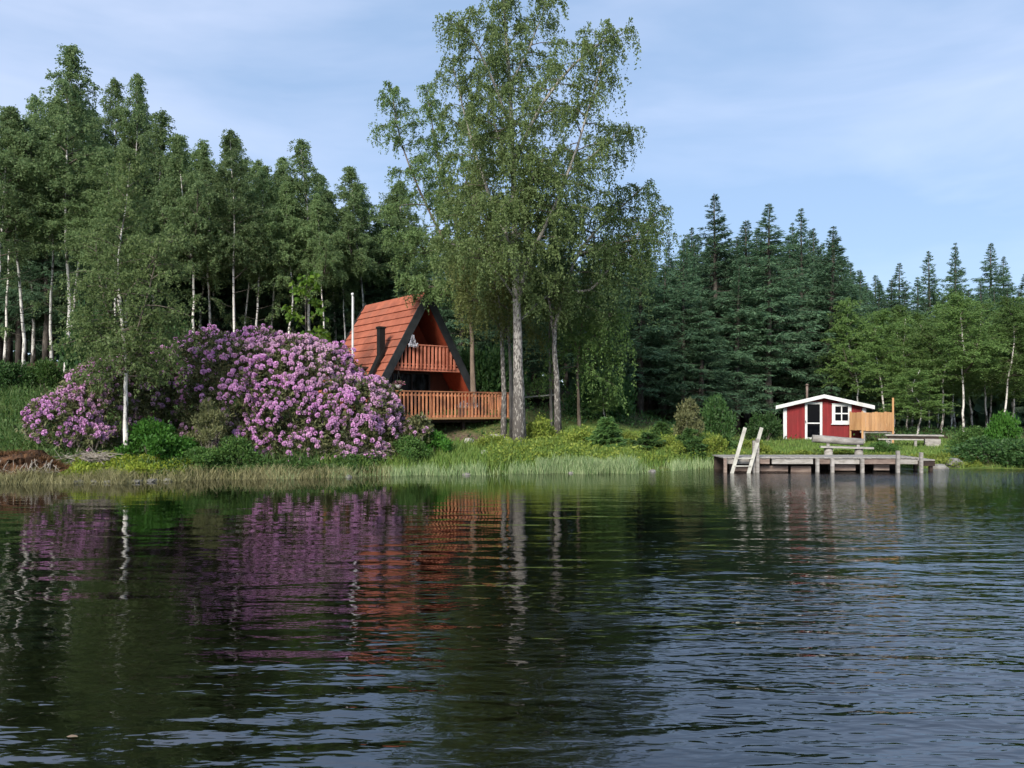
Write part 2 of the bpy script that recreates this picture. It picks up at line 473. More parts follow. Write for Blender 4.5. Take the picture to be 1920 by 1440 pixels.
gx = np.concatenate([np.linspace(-400, -40, 25)[:-1], np.linspace(-40, 40, 230), np.linspace(40, 400, 25)[1:]])
gy = np.concatenate([np.linspace(-80, 17, 18)[:-1], np.linspace(17, 42, 95), np.linspace(42, 110, 40)[1:], np.linspace(110, 600, 16)[1:]])
GX, GY = np.meshgrid(gx, gy)
GZ = ground_np(GX, GY)
V = np.stack([GX, GY, GZ], -1).reshape(-1, 3)
nx, ny = len(gx), len(gy)
ii = (np.arange(ny - 1)[:, None] * nx + np.arange(nx - 1)[None, :]).ravel()
Q = np.stack([ii, ii + 1, ii + nx + 1, ii + nx], -1)
def ground_mat():
    m, nt, out = newmat('ground')
    l = nt.links.new
    tc = N(nt, 'ShaderNodeTexCoord')
    def noise(sc, det=4):
        n = N(nt, 'ShaderNodeTexNoise'); n.inputs['Scale'].default_value = sc; n.inputs['Detail'].default_value = det
        l(tc.outputs['Object'], n.inputs['Vector']); return n.outputs['Fac']
    def mixc(fac, a, b):
        x = N(nt, 'ShaderNodeMix', data_type='RGBA')
        l(fac, x.inputs[0])
        for i, c in ((6, a), (7, b)):
            if isinstance(c, tuple): x.inputs[i].default_value = (*c, 1)
            else: l(c, x.inputs[i])
        return x.outputs[2]
    def rng_(src, a, b):
        r = N(nt, 'ShaderNodeMapRange'); r.inputs['From Min'].default_value = a; r.inputs['From Max'].default_value = b
        l(src, r.inputs['Value']); return r.outputs['Result']
    fine = noise(6.0); mid = noise(0.9)
    grass = mixc(rng_(fine, .35, .65), (0.045, 0.085, 0.018), (0.11, 0.14, 0.035))
    soil = mixc(rng_(fine, .3, .7), (0.035, 0.024, 0.016), (0.085, 0.060, 0.042))
    sep = N(nt, 'ShaderNodeSeparateXYZ'); l(tc.outputs['Object'], sep.inputs[0])
    # forest floor: brown litter from the wood's edge on
    fy = rng_(sep.outputs['Y'], 33.0, 39.0)
    litter = N(nt, 'ShaderNodeMath', operation='MULTIPLY_ADD'); litter.inputs[1].default_value = 0.9
    l(fy, litter.inputs[0])
    mm = N(nt, 'ShaderNodeMath', operation='MULTIPLY_ADD'); mm.inputs[1].default_value = 1.6; mm.inputs[2].default_value = -0.75
    l(mid, mm.inputs[0]); l(mm.outputs[0], litter.inputs[2])
    lc = N(nt, 'ShaderNodeClamp'); l(litter.outputs[0], lc.inputs['Value'])
    col = mixc(lc.outputs[0], grass, soil)
    # bare earth on the slope below the terrace
    vd = N(nt, 'ShaderNodeVectorMath', operation='DISTANCE'); vd.inputs[1].default_value = (-2.3, 30.2, 1.0)
    l(tc.outputs['Object'], vd.inputs[0])
    er = N(nt, 'ShaderNodeMath', operation='MULTIPLY_ADD'); er.inputs[1].default_value = -2.0
    l(mid, er.inputs[0]); l(vd.outputs['Value'], er.inputs[2])
    col = mixc(rng_(er.outputs[0], 2.6, 1.0), col, mixc(rng_(fine, .3, .7), (0.06, 0.04, 0.03), (0.16, 0.115, 0.085)))
    p = N(nt, 'ShaderNodeBsdfPrincipled'); p.inputs['Roughness'].default_value = 0.95; p.inputs['Specular IOR Level'].default_value = 0.1
    l(col, p.inputs['Base Color'])
    b = N(nt, 'ShaderNodeBump'); b.inputs['Strength'].default_value = 0.7; b.inputs['Distance'].default_value = 0.05
    l(fine, b.inputs['Height']); l(b.outputs['Normal'], p.inputs['Normal'])
    l(p.outputs[0], out.inputs['Surface'])
    return m
tag(obj('ground', mesh_np('ground', V, Q, True), ground_mat()), kind='structure')

# ------------------------------------------------------------------ water
def water_mat():
    m, nt, out = newmat('water')
    l = nt.links.new
    tc = N(nt, 'ShaderNodeTexCoord')
    def noise(scale, det, rough=0.5, rot=0.0, dist=0.0):
        mp = N(nt, 'ShaderNodeMapping'); mp.inputs['Scale'].default_value = scale; mp.inputs['Rotation'].default_value = (0, 0, rot)
        l(tc.outputs['Object'], mp.inputs['Vector'])
        n = N(nt, 'ShaderNodeTexNoise'); n.inputs['Scale'].default_value = 1; n.inputs['Detail'].default_value = det
        n.inputs['Roughness'].default_value = rough; n.inputs['Distortion'].default_value = dist
        l(mp.outputs['Vector'], n.inputs['Vector'])
        return n.outputs['Fac']
    def math_(op, a, b, c=None):
        n = N(nt, 'ShaderNodeMath', operation=op)
        for i, v in enumerate((a, b, c)):
            if v is None: continue
            if isinstance(v, (int, float)): n.inputs[i].default_value = v
            else: l(v, n.inputs[i])
        return n.outputs[0]
    def rng_(src, a, b, c=0.0, d=1.0):
        r = N(nt, 'ShaderNodeMapRange'); r.interpolation_type = 'SMOOTHSTEP'
        for k, v in (('From Min', a), ('From Max', b), ('To Min', c), ('To Max', d)): r.inputs[k].default_value = v
        l(src, r.inputs['Value']); return r.outputs['Result']
    sep = N(nt, 'ShaderNodeSeparateXYZ'); l(tc.outputs['Object'], sep.inputs[0])
    X, Y = sep.outputs['X'], sep.outputs['Y']
    swell = noise((0.55, 1.9, 1), 1.5, 0.45, R(-9), 0.3)        # the longer ripples near the viewer
    rip = noise((3.0, 9.0, 1), 2.0, 0.5, R(6), 0.3)             # hand-sized ripples
    fine = noise((8, 17, 1), 2, 0.5, R(3))                      # wind-ruffled water
    wind = noise((0.10, 0.22, 1), 2, 0.5, R(8))
    # breeze: strongest to the right and out by the jetty, calm in the lee on the left
    side = rng_(X, -5.0, 5.5, 0.22, 1.0)
    wpatch = rng_(wind, 0.38, 0.62, 0.45, 1.0)
    amp = math_('MULTIPLY', side, wpatch)
    lee = rng_(Y, 20.0, 9.0, 0.10, 1.0)
    h1 = math_('MULTIPLY', math_('MULTIPLY', swell, 0.044), math_('MULTIPLY', lee, rng_(X, -4.0, 1.0, 0.55, 1.0)))
    h2 = math_('MULTIPLY', math_('MULTIPLY', rip, 0.026), math_('MULTIPLY', amp, math_('MAXIMUM', rng_(Y, 14, 6, 0.20, 1.0), rng_(X, 1.0, 8.0, 0.0, 0.75))))
    cat = math_('MULTIPLY', rng_(X, 2.0, 8.0), rng_(Y, 18.5, 22.5))      # cat's-paw along the jetty
    h3 = math_('MULTIPLY', fine, math_('MULTIPLY_ADD', cat, 0.020, math_('MULTIPLY', amp, 0.0022)))
    h = math_('ADD', math_('ADD', h1, h2), h3)
    b = N(nt, 'ShaderNodeBump'); b.inputs['Strength'].default_value = 1.0; b.inputs['Distance'].default_value = 1.0
    l(h, b.inputs['Height'])
    p = N(nt, 'ShaderNodeBsdfPrincipled')
    p.inputs['Base Color'].default_value = (0.0008, 0.0007, 0.0005, 1)     # peat-dark lake
    p.inputs['Roughness'].default_value = 0.02
    p.inputs['IOR'].default_value = 2.1
    l(b.outputs['Normal'], p.inputs['Normal'])
    l(p.outputs[0], out.inputs['Surface'])
    return m
wx = np.linspace(-60, 60, 13); wy = np.linspace(-60, 33, 13)
WX, WY = np.meshgrid(wx, wy)
V = np.stack([WX, WY, np.zeros_like(WX)], -1).reshape(-1, 3)
ii = (np.arange(12)[:, None] * 13 + np.arange(12)[None, :]).ravel()
tag(obj('lake_water', mesh_np('lake_water', V, np.stack([ii, ii + 1, ii + 14, ii + 13], -1)), water_mat()), kind='structure')
#@@PLANTS
# ------------------------------------------------------------------ foliage generators
def unit(a):
    return a / np.maximum(np.linalg.norm(a, axis=-1, keepdims=True), 1e-9)

def leaf_arrays(P, A, S, l, w):
    """kite-shaped leaves: P base, A unit axis, S unit side, l length, w half width"""
    l = np.asarray(l).reshape(-1, 1); w = np.asarray(w).reshape(-1, 1)
    V = np.stack([P, P + A * l * .45 + S * w, P + A * l, P + A * l * .45 - S * w], 1).reshape(-1, 3)
    return V, np.arange(len(V)).reshape(-1, 4)

def side_of(A, rng):
    return unit(np.cross(A, unit(rng.normal(size=A.shape))))

def limb_pts(pts, n=14, sway=0.0, rng=None):
    """resample a polyline smoothly (Catmull-Rom)"""
    p = np.asarray(pts, float)
    p = np.vstack([2 * p[0] - p[1], p, 2 * p[-1] - p[-2]])
    out = []
    m = len(p) - 3
    for t in np.linspace(0, m - 1e-6, n):
        i = int(t); f = t - i
        a, b, c, d = p[i], p[i + 1], p[i + 2], p[i + 3]
        out.append(0.5 * ((2 * b) + (-a + c) * f + (2 * a - 5 * b + 4 * c - d) * f * f + (-a + 3 * b - 3 * c + d) * f ** 3))
    out = np.array(out)
    if sway and rng is not None:
        out[1:-1, :2] += rng.normal(0, sway, (n - 2, 2))
    return out

def grow(rng, limbs, twigs=12, leaves=22, weep=0.5, lsize=0.11, twig_len=(0.35, 0.9), droop=0.25, sides=8, lw=0.30, rmin=0.012, jit=.045):
    """wood mesh builder + leaf arrays for a broad-leaved tree given its limbs"""
    wood = MB()
    ST, TD, TL, WP = [], [], [], []
    for lb in limbs:
        pts = lb['pts']; n = len(pts)
        tt = np.linspace(0, 1, n)
        rad = lb['r0'] + (lb['r1'] - lb['r0']) * tt ** lb.get('pw', 0.85)
        if lb.get('flare'):
            rad = rad + lb['flare'] * np.exp(-tt * n * 0.9)
        wood.m = 0 if lb['r0'] > .045 else 1
        wood.tube(pts, list(rad), sides if lb['r0'] > .06 else 6, wob=0.07, rng=rng)
        wood.m = 1
        t0 = lb['t0']; nb = lb['nb']
        for i in range(nb):
            t = t0 + (1 - t0) * min(0.999, (i + rng.uniform()) / nb)
            s = (t - t0) / (1 - t0)
            pos = np.array([np.interp(t, tt, pts[:, k]) for k in range(3)])
            az = i * 2.39996 + rng.uniform(-.5, .5) + lb.get('az', 0)
            Lb = lb['L'](s) * rng.uniform(.7, 1.2)
            e = R(lb['el'](s) + rng.normal(0, 9))
            d = np.array([math.cos(e) * math.cos(az), math.cos(e) * math.sin(az), math.sin(e)])
            dr = droop * Lb
            bp = [pos + d * Lb * q + np.array([0, 0, -dr * q * q]) for q in (0, .3, .6, 1)]
            rb = max(rmin, min(0.045, 0.012 * Lb + 0.006))
            wood.tube(bp, [rb, rb * .75, rb * .5, rb * .2], 4, cap=False)
            nt = max(3, int(twigs * max(.4, Lb / 1.8)))
            q = rng.uniform(.12, 1, nt) ** .75
            st = pos + d * Lb * q[:, None] + np.stack([np.zeros(nt), np.zeros(nt), -dr * q * q], -1)
            td = unit(d * .5 + rng.normal(size=(nt, 3)) * np.array([.6, .6, .45]) + np.array([0, 0, .12]))
            ST.append(st); TD.append(td)
            TL.append(rng.uniform(*twig_len, nt) * (.6 + .25 * min(Lb, 2.5)))
            WP.append(weep * rng.uniform(.25, 1.0, nt) * lb.get('weep', 1.0))
    ST = np.concatenate(ST); TD = np.concatenate(TD); TL = np.concatenate(TL); WP = np.concatenate(WP)
    k = leaves
    q = rng.uniform(0, 1, (len(ST), k))
    out = (1 - (1 - q) ** 2)
    P = ST[:, None, :] + TD[:, None, :] * (TL[:, None] * out)[..., None]
    P[..., 2] -= WP[:, None] * q ** 1.6
    P += rng.normal(0, jit, P.shape)
    P = P.reshape(-1, 3)
    n = len(P)
    A = unit(rng.normal(size=(n, 3)) * .55 + np.array([0, 0, -.75]) + np.repeat(TD, k, 0) * .35)
    S = side_of(A, rng)
    sz = lsize * rng.uniform(.65, 1.35, n)
    return wood, leaf_arrays(P, A, S, sz, sz * lw)

def birch_variant(seed, H, cb, Rc, nb, weep=0.5, twigs=12, leaves=20, lsize=0.12, r0=0.12, lean=0.3, narrow=0.62, el0=22, el1=68, low=0.0, twig_len=(.25, .7)):
    rng = np.random.default_rng(seed)
    lx, ly = rng.normal(0, lean, 2)
    pts = limb_pts([(0, 0, -.25), (lx * .15 + rng.normal(0, .1), ly * .1, H * .2), (lx * .4 + rng.normal(0, .14), ly * .4, H * .45),
                    (lx * .7 + rng.normal(0, .14), ly * .7, H * .72), (lx, ly, H)], 16, 0.02, rng)
    prof = lambda s: Rc * min(1.0, ((s * 1.6 + .28) ** .6)) * (1 - s) ** narrow + .10
    limbs = [dict(pts=pts, r0=r0, r1=.012, t0=cb, nb=nb, L=prof, el=lambda s: el0 + (el1 - el0) * s, flare=r0 * .45)]
    for j in range(2):                                    # a couple of ascending side limbs
        t = rng.uniform(cb * .95, .6); az = rng.uniform(0, 2 * PI)
        p = np.array([np.interp(t, np.linspace(0, 1, 16), pts[:, k]) for k in range(3)])
        e = np.array([math.cos(az), math.sin(az), 0])
        ll = H * rng.uniform(.2, .3)
        sp = limb_pts([p, p + e * ll * .28 + (0, 0, ll * .4), p + e * ll * .42 + (0, 0, ll * .95)], 8)
        limbs.append(dict(pts=sp, r0=r0 * .45, r1=.01, t0=.25, nb=max(6, nb // 5), L=lambda s: Rc * .55 * (1 - s) ** .6 + .2, el=lambda s: 25 + 35 * s))
    if low:
        for j in range(3):                                # bare dead twigs on the lower stem
            t = rng.uniform(.18, cb); az = rng.uniform(0, 2 * PI)
            p = np.array([np.interp(t, np.linspace(0, 1, 16), pts[:, k]) for k in range(3)])
            e = np.array([math.cos(az), math.sin(az), .35])
            limbs.append(dict(pts=limb_pts([p, p + e * .5, p + e * 1.1 + (0, 0, .1)], 4), r0=.02, r1=.006, t0=.6, nb=1, L=lambda s: .25, el=lambda s: 20))
    return grow(rng, limbs, twigs, leaves, weep, lsize, twig_len)

def spruce_variant(seed, H, zb, Rc, droop=0.22, dens=1.0, step=0.42, nq=4, lsize=0.24, dead=True, r0=0.17, pw=1.0):
    rng = np.random.default_rng(seed)
    wood = MB()
    n = 10
    pts = np.stack([rng.normal(0, .02, n), rng.normal(0, .02, n), np.linspace(-.3, H, n)], -1)
    wood.tube(pts, list(r0 * (1 - np.linspace(0, 1, n)) ** .9 + .012), 7, wob=.05, rng=rng)
    PP, DD, LL, SC = [], [], [], []
    z = zb
    while z < H - .12:
        s = (z - zb) / (H - zb)
        for i in range(int(rng.integers(5, 8))):
            az = rng.uniform(0, 2 * PI)
            Lb = (Rc * (1 - s) ** pw * min(1, .55 + s * 3.2) * rng.uniform(.45, 1.15)) + .05
            e = R(-12 + 55 * s ** 1.3 + rng.normal(0, 12))
            d = np.array([math.cos(e) * math.cos(az), math.cos(e) * math.sin(az), math.sin(e)])
            zz = z + rng.uniform(-1.2, 1.2) * step * min(1, (H - z) * 1.0)
            base = np.array([0, 0, zz])
            def path(q):
                q = np.asarray(q, float)
                return base + d * (Lb * q)[..., None] + np.stack([0 * q, 0 * q, -droop * Lb * q + droop * .75 * Lb * q ** 3], -1)
            if Lb > .6:
                b3 = path([0, .5, .95])
                wood.tube(b3, [.022, .014, .005], 3, cap=False)
            m = max(4, int((9 * Lb + 4) * dens))
            q = rng.uniform(.10, 1, m) ** .8
            st = path(q)
            sg = np.where(rng.uniform(size=m) < .5, -1, 1) * np.radians(rng.uniform(25, 75, m))
            ca, sa = np.cos(sg), np.sin(sg)
            td = np.stack([d[0] * ca - d[1] * sa, d[0] * sa + d[1] * ca, np.full(m, d[2] * .6) - rng.uniform(.05, 1.1, m) * min(1, Lb)], -1)
            PP.append(st); DD.append(unit(td)); LL.append((.05 + .40 * Lb * (1 - .65 * q)) * rng.uniform(.6, 1.1, m)); SC.append(np.full(m, (.35 + .65 * min(1, Lb / 1.1)) if H > 5 else 1.0))
        z += step * (1 - .50 * s) * rng.uniform(.8, 1.2)
    if dead:
        for i in range(14):
            az = rng.uniform(0, 2 * PI); zz = rng.uniform(zb * .35, zb)
            e = np.array([math.cos(az), math.sin(az), -.15]); l = rng.uniform(.4, 1.1)
            wood.tube([np.array([0, 0, zz]), np.array([0, 0, zz]) + e * l], [.012, .004], 3, cap=False)
    P = np.concatenate(PP); D = np.concatenate(DD); L = np.concatenate(LL)
    k = nq
    q = (np.arange(k)[None, :] + rng.uniform(0, 1, (len(P), k))) / k
    X = P[:, None, :] + D[:, None, :] * (L[:, None] * q)[..., None]
    X[..., 2] -= .12 * q * L[:, None]
    X = X.reshape(-1, 3)
    m = len(X)
    A = unit(np.repeat(D, k, 0) + rng.normal(0, .33, (m, 3)) + np.array([0, 0, -.12]))
    sz = lsize * rng.uniform(.7, 1.3, m) * np.repeat(np.concatenate(SC), k)
    top = np.array([[0, 0, H - .55 + .1 * i] for i in range(6)])
    P2 = np.concatenate([X, np.repeat(top, 5, 0)])
    A2 = np.concatenate([A, unit(rng.normal(size=(30, 3)) * .6 + np.array([0, 0, .8]))])
    sz = np.concatenate([sz, np.full(30, lsize * .38)])
    return wood, leaf_arrays(P2, A2, side_of(A2, rng), sz, sz * .12)

def bush_variant(seed, rx, ry, rz, clumps=26, per=220, lsize=0.09, lw=.3, up=0.25, cr=(0.22, 0.42), stems=True, flat=0.0):
    rng = np.random.default_rng(seed)
    wood = MB()
    th = rng.uniform(0, 2 * PI, clumps); rr = rng.uniform(0, 1, clumps) ** .5; h = rng.uniform(.12, 1, clumps)
    k = np.sqrt(np.maximum(.05, 1 - (h * .9) ** 2))
    cc = np.stack([rx * rr * k * np.cos(th), ry * rr * k * np.sin(th), rz * h * (1 - .25 * rr)], -1)
    crr = rng.uniform(*cr, clumps) * min(rx, rz)
    if stems:
        for c in cc:
            b = np.array([c[0] * .18, c[1] * .18, -.15])
            wood.tube([b, (b + c) / 2 + rng.normal(0, .05, 3), c], [.018, .012, .004], 4, cap=False)
    P, A = [], []
    for c, r in zip(cc, crr):
        d = unit(rng.normal(size=(per, 3)))
        P.append(c + d * (r * rng.uniform(.35, 1.1, per))[:, None] * np.array([1, 1, .85]))
        A.append(unit(d * .8 + rng.normal(0, .55, (per, 3)) + np.array([0, 0, up])))
    P = np.concatenate(P); A = np.concatenate(A)
    keep = P[:, 2] > -.1
    P, A = P[keep], A[keep]
    sz = lsize * rng.uniform(.65, 1.35, len(P))
    return wood, leaf_arrays(P, A, side_of(A, rng), sz, sz * lw)

PROTO = {}
def proto(key, gen, wood_mat, leaf_m):
    wood, (LV, LQ) = gen
    wm = wood.mesh(key + '_wood') if wood.v else None
    if wm:
        wm.materials.append(M[wood_mat]); wm.materials.append(M['thin_branch'])
    lm = mesh_np(key + '_leaves', LV, LQ); lm.materials.append(M[leaf_m])
    PROTO[key] = (wm, lm, float(LV[:, 2].max()))

def plant(key, name, label, cat, loc, H=None, w=None, rot=0.0, group=None, parts=('trunk', 'crown'), tilt=(0, 0)):
    wm, lm, h0 = PROTO[key]
    s = (H / h0) if H else 1.0
    ww = s if w is None else w
    t = thing(name, label, cat, loc, rot, group)
    t.rotation_euler = (tilt[0], tilt[1], rot)
    t.scale = (ww, ww, s)
    if wm: obj(parts[0], wm, None, t)
    obj(parts[1], lm, None, t)
    return t
#@@TREES
# ------------------------------------------------------------------ tree prototypes
for i, (H, cb, Rc, nb, nw) in enumerate([(16, .52, 2.9, 56, .60), (15, .50, 2.6, 52, .55), (17, .54, 3.1, 58, .62), (14, .48, 2.8, 50, .6), (16, .58, 2.5, 50, .5)]):
    proto('birch%d' % i, birch_variant(11 + i, H, cb, Rc, nb, .8, 22, 30, .095, .088, .35, nw + .22, low=1), 'birch_bark', 'forest_birch_leaf')
for i, (H, cb, Rc, nb) in enumerate([(10, .36, 2.1, 46), (9, .30, 1.9, 44), (11, .44, 2.0, 46)]):
    proto('grove%d' % i, birch_variant(41 + i, H, cb, Rc, nb, .45, 20, 30, .085, .05, .25, .48, 20, 66), 'birch_bark', 'grove_leaf')
for i, (H, zb, Rc) in enumerate([(17, 4.0, 2.9), (16, 3.2, 2.5), (18, 5.5, 2.8), (15, 2.4, 2.7)]):
    proto('spruce%d' % i, spruce_variant(61 + i, H, zb, Rc, .24, 1.7, .34, 5, .19), 'spruce_bark', 'spruce_needle')
proto('small_spruce0', spruce_variant(71, 1.9, .05, 1.05, .12, 3.6, .14, 5, .17, False, .035), 'spruce_bark', 'young_spruce_needle')
proto('small_spruce1', spruce_variant(72, 1.4, .05, 1.0, .12, 3.6, .13, 5, .16, False, .03), 'spruce_bark', 'young_spruce_needle')

rs = random.Random(5)
def tree(key, name, label, u, D, vtop, group=None, w=None, dz=0.0, cat='tree', tilt=(0, 0), rot=None):
    p = foot(u, D, dz)
    H = PZ(vtop, D) - p.z
    if tilt == (0, 0) and key[0] != 's': tilt = (R(rs.uniform(-2.5, 2.5)), R(rs.uniform(-2.5, 2.5)))
    if w: w *= rs.uniform(.88, 1.14)
    return plant(key, name, label, cat, p, H, w, rs.uniform(0, 6.28) if rot is None else rot, group, tilt=tilt)

# --- the wood's edge on the left: birches with bare white stems
EDGE = 'birches along the left wood edge'
tree('birch4', 'birch_tree', 'thin curving birch, its white stem leftmost of the bare stems left of the purple bush', 45, 36.0, 205, EDGE, 1.0)
tree('birch2', 'birch_tree', 'straight white birch stem second from the left photo edge', 99, 37.5, 160, EDGE, 1.05)
tree('birch0', 'birch_tree', 'tallest birch on the left, thick white black-barred stem', 122, 36.0, 78, EDGE, 1.12)
tree('birch4', 'birch_tree', 'slim birch stem close behind the tallest left birch', 132, 40.0, 190, EDGE, 1.15)
tree('birch1', 'birch_tree', 'dense narrow pointed birch, second tallest on the left', 232, 41.0, 118, EDGE, 1.09)
tree('birch3', 'birch_tree', 'bushy pointed birch between the second tallest and the lower tree line', 296, 40.0, 212, EDGE, 1.09)
tree('birch0', 'birch_tree', 'birch stem showing left of the lakeside birch trunk', 213, 35.0, 300, EDGE, 1.02)
tree('birch2', 'birch_tree', 'birch stem showing just right of the lakeside birch trunk', 231, 36.5, 290, EDGE, 1.02)
tree('birch3', 'birch_tree', 'birch with a clean white stem at the left end of the big purple bush top', 361, 36.5, 255, EDGE, 1.02)
tree('birch4', 'birch_tree', 'thin grey stemmed birch next right of the clean white stem', 393, 39.0, 300, EDGE, 0.96)
tree('birch1', 'birch_tree', 'slightly bent white birch stem above the crest of the purple bush', 436, 37.0, 245, EDGE, 1.02)
tree('birch4', 'birch_tree', 'thin birch close right of the bent white stem', 452, 40.0, 290, EDGE, 0.90)
tree('birch2', 'birch_tree', 'birch with flaking pale stem left of the bright young maple', 480, 38.0, 300, EDGE, 0.90)
tree('birch3', 'birch_tree', 'leaning birch stem behind the left of the young maple', 535, 38.5, 330, EDGE, 0.92)
tree('birch1', 'birch_tree', 'tallest pointed birch between purple bush and cabin roof', 580, 40.0, 258, EDGE, 1.00)
tree('birch4', 'birch_tree', 'thin birch stem between young maple and white flagpole', 612, 39.0, 360, EDGE, 0.83)
tree('birch0', 'birch_tree', 'grey birch stem just left of the white flagpole', 645, 41.0, 395, EDGE, 0.77)
tree('birch2', 'birch_tree', 'fork stemmed birch rising behind the cabin roof ridge', 690, 42.0, 322, EDGE, 1.09)
tree('birch3', 'birch_tree', 'bushy birch cut by the left photo edge', -20, 34.0, 175, EDGE, 1.15)
tree('birch1', 'birch_tree', 'birch behind the fork stemmed one, left of the tall weeping birch', 742, 45.0, 340, EDGE, 1.15)
for i, u in enumerate([10, 62, 165, 195, 262, 330, 372, 410, 462, 508, 556, 600, 632, 668, 715]):
    top = float(np.interp(u, [0, 62, 165, 232, 300, 372, 462, 520, 580, 640, 715], [205, 175, 150, 155, 240, 268, 272, 318, 285, 365, 340]))
    tree('birch%d' % ((i * 2 + 1) % 5), 'birch_tree', 'birch in the second row of the left wood, crown merged with its neighbours', u, 42.5 + (i % 3) * 1.2, top, 'second row of birches in the left wood', 1.1)
# --- dark spruces deep in the wood behind them
BACKL = 'spruces behind the left birches'
for i in range(50):
    u = -134 + i * 18.5 + rs.uniform(-8, 8)
    D = [44, 49, 55][i % 3] + rs.uniform(-1.5, 1.5)
    top = float(np.interp(u, [-60, 0, 60, 240, 320, 420, 560, 640, 740, 800], [250, 235, 250, 250, 300, 320, 345, 395, 430, 420])) + rs.uniform(-12, 60)
    if i in (23, 41): top -= 40
    tree('spruce%d' % (i % 4), 'spruce_tree', 'dark spruce deep in the wood behind the left birches', u, D, top, BACKL, rs.uniform(1.0, 1.4))
# --- spruces and firs behind the tall weeping birch
BACKM = 'spruces behind the weeping birches'
for i in range(20):
    u = 790 + i * 27 + rs.uniform(-8, 8)
    D = [43, 50, 57][i % 3] + rs.uniform(-1.5, 1.5)
    top = float(np.interp(u, [790, 900, 1100, 1200, 1300], [400, 380, 420, 440, 440])) + rs.uniform(0, 60)
    tree('spruce%d' % (i % 4), 'spruce_tree', 'dark spruce in the wood behind the tall weeping birches', u, D, top, BACKM, rs.uniform(1.0, 1.4))
# --- spruce wood right of centre
SPR = 'tall spruces left of the red hut'
for u, D, top, k, lab in [
    (1286, 47, 440, 1, 'spruce half hidden by the hanging birch twigs, left end of the spruce wood'),
    (1345, 48, 362, 0, 'tallest spruce of the wood left of the red hut'),
    (1400, 50, 412, 2, 'spruce with a thin top between the two tallest right hand spruces'),
    (1442, 46, 382, 2, 'spruce with a long visible grey stem left of the red hut roof'),
    (1505, 50, 392, 1, 'narrow spruce above the red hut roof peak'),
    (1552, 48, 424, 3, 'broad green spruce above the right half of the red hut'),
    (1315, 42, 560, 3, 'lower spruce with a pale stem in front of the spruce wood'),
    (1475, 52, 440, 0, 'spruce between the long stemmed spruce and the narrow one'),
    (1240, 45, 500, 2, 'spruce with dark stem right of the weeping birch curtain'),
    (1380, 45, 500, 3, 'dark spruce in the middle of the spruce wood front row')]:
    tree('spruce%d' % k, 'spruce_tree', lab, u, D, top, SPR, rs.uniform(1.25, 1.55), tilt=(R(rs.uniform(-1.5, 1.5)), R(rs.uniform(-1.5, 1.5))))
for i in range(34):
    u = 1180 + i * 13 + rs.uniform(-7, 7)
    D = [54, 59, 64][i % 3] + rs.uniform(-2, 2)
    top = float(np.interp(u, [1180, 1260, 1300, 1400, 1560, 1600, 1640], [470, 445, 420, 412, 428, 480, 545])) + rs.uniform(-5, 45)
    tree('spruce%d' % (i % 4), 'spruce_tree', 'dark spruce at the back of the wood left of the red hut', u, D, top, 'spruces at the back of the right wood', rs.uniform(1.2, 1.6))
FAR = 'far spruces above the right birch grove'
for u, top, lab in [(1612, 505, 'leftmost small spruce top above the right birch grove'), (1642, 515, 'low spruce top next to the leftmost one above the grove'),
                    (1686, 492, 'slim far spruce top above the second grove birch'), (1741, 470, 'narrow far spruce top left of the densest far spruce'),
                    (1791, 455, 'dense pointed far spruce above the grove'), (1858, 455, 'open topped far spruce near the right photo edge'),
                    (1882, 480, 'far spruce leaning against the open topped one'), (1922, 512, 'far spruce top cut by the right photo edge')]:
    tree('spruce%d' % (int(u) % 4), 'spruce_tree', lab, u, 74 + (u % 7), top, FAR, 1.5)
for i in range(20):
    tree('spruce%d' % (i % 4), 'spruce_tree', 'far dark spruce hidden low behind the right birch grove', 1600 + i * 24, 66 + (i % 3) * 4, 525 + rs.uniform(-20, 35), 'spruces behind the grove', 1.4)
GRV = 'young birches of the right grove'
for u, D, top, k, lab in [
    (1612, 45, 552, 0, 'young birch with a thin white stem directly right of the hut roof'),
    (1662, 46, 575, 2, 'young birch whose white stem rises behind the fence post'),
    (1585, 50, 600, 1, 'young birch crown over the right roof end of the hut'),
    (1700, 50, 590, 1, 'young birch left of the middle of the grove'),
    (1720, 43, 690, 1, 'low leafy young birch right of the wooden fence'),
    (1765, 47, 545, 0, 'tall bright green birch in the middle of the grove'),
    (1806, 44, 548, 2, 'birch with the longest visible white stem in the right grove'),
    (1850, 48, 560, 0, 'bright green birch right of the long white stem'),
    (1880, 44, 555, 2, 'birch with pale thin stem near the right photo edge'),
    (1925, 45, 545, 0, 'birch cut by the right photo edge'),
    (1742, 52, 600, 2, 'young birch set back behind the low leafy one'),
    (1640, 53, 610, 1, 'young birch set back between the two white stems by the hut'),
    (1790, 54, 575, 1, 'young birch set back behind the tall bright green one'),
    (1900, 53, 570, 1, 'young birch set back near the right photo edge'),
    (1965, 43, 550, 2, 'birch just beyond the right photo edge')]:
    tree('grove%d' % k, 'birch_tree', lab, u, D, top, GRV, rs.uniform(1.2, 1.4))

for i in range(14):
    tree('grove%d' % ((i + 1) % 3), 'birch_tree', 'young birch at the back of the right grove, merged with its neighbours', 1572 + i * 36 + rs.uniform(-8, 8), 52 + (i % 3) * 2, 575 + rs.uniform(-15, 20), 'back row of the right birch grove', rs.uniform(1.35, 1.6))

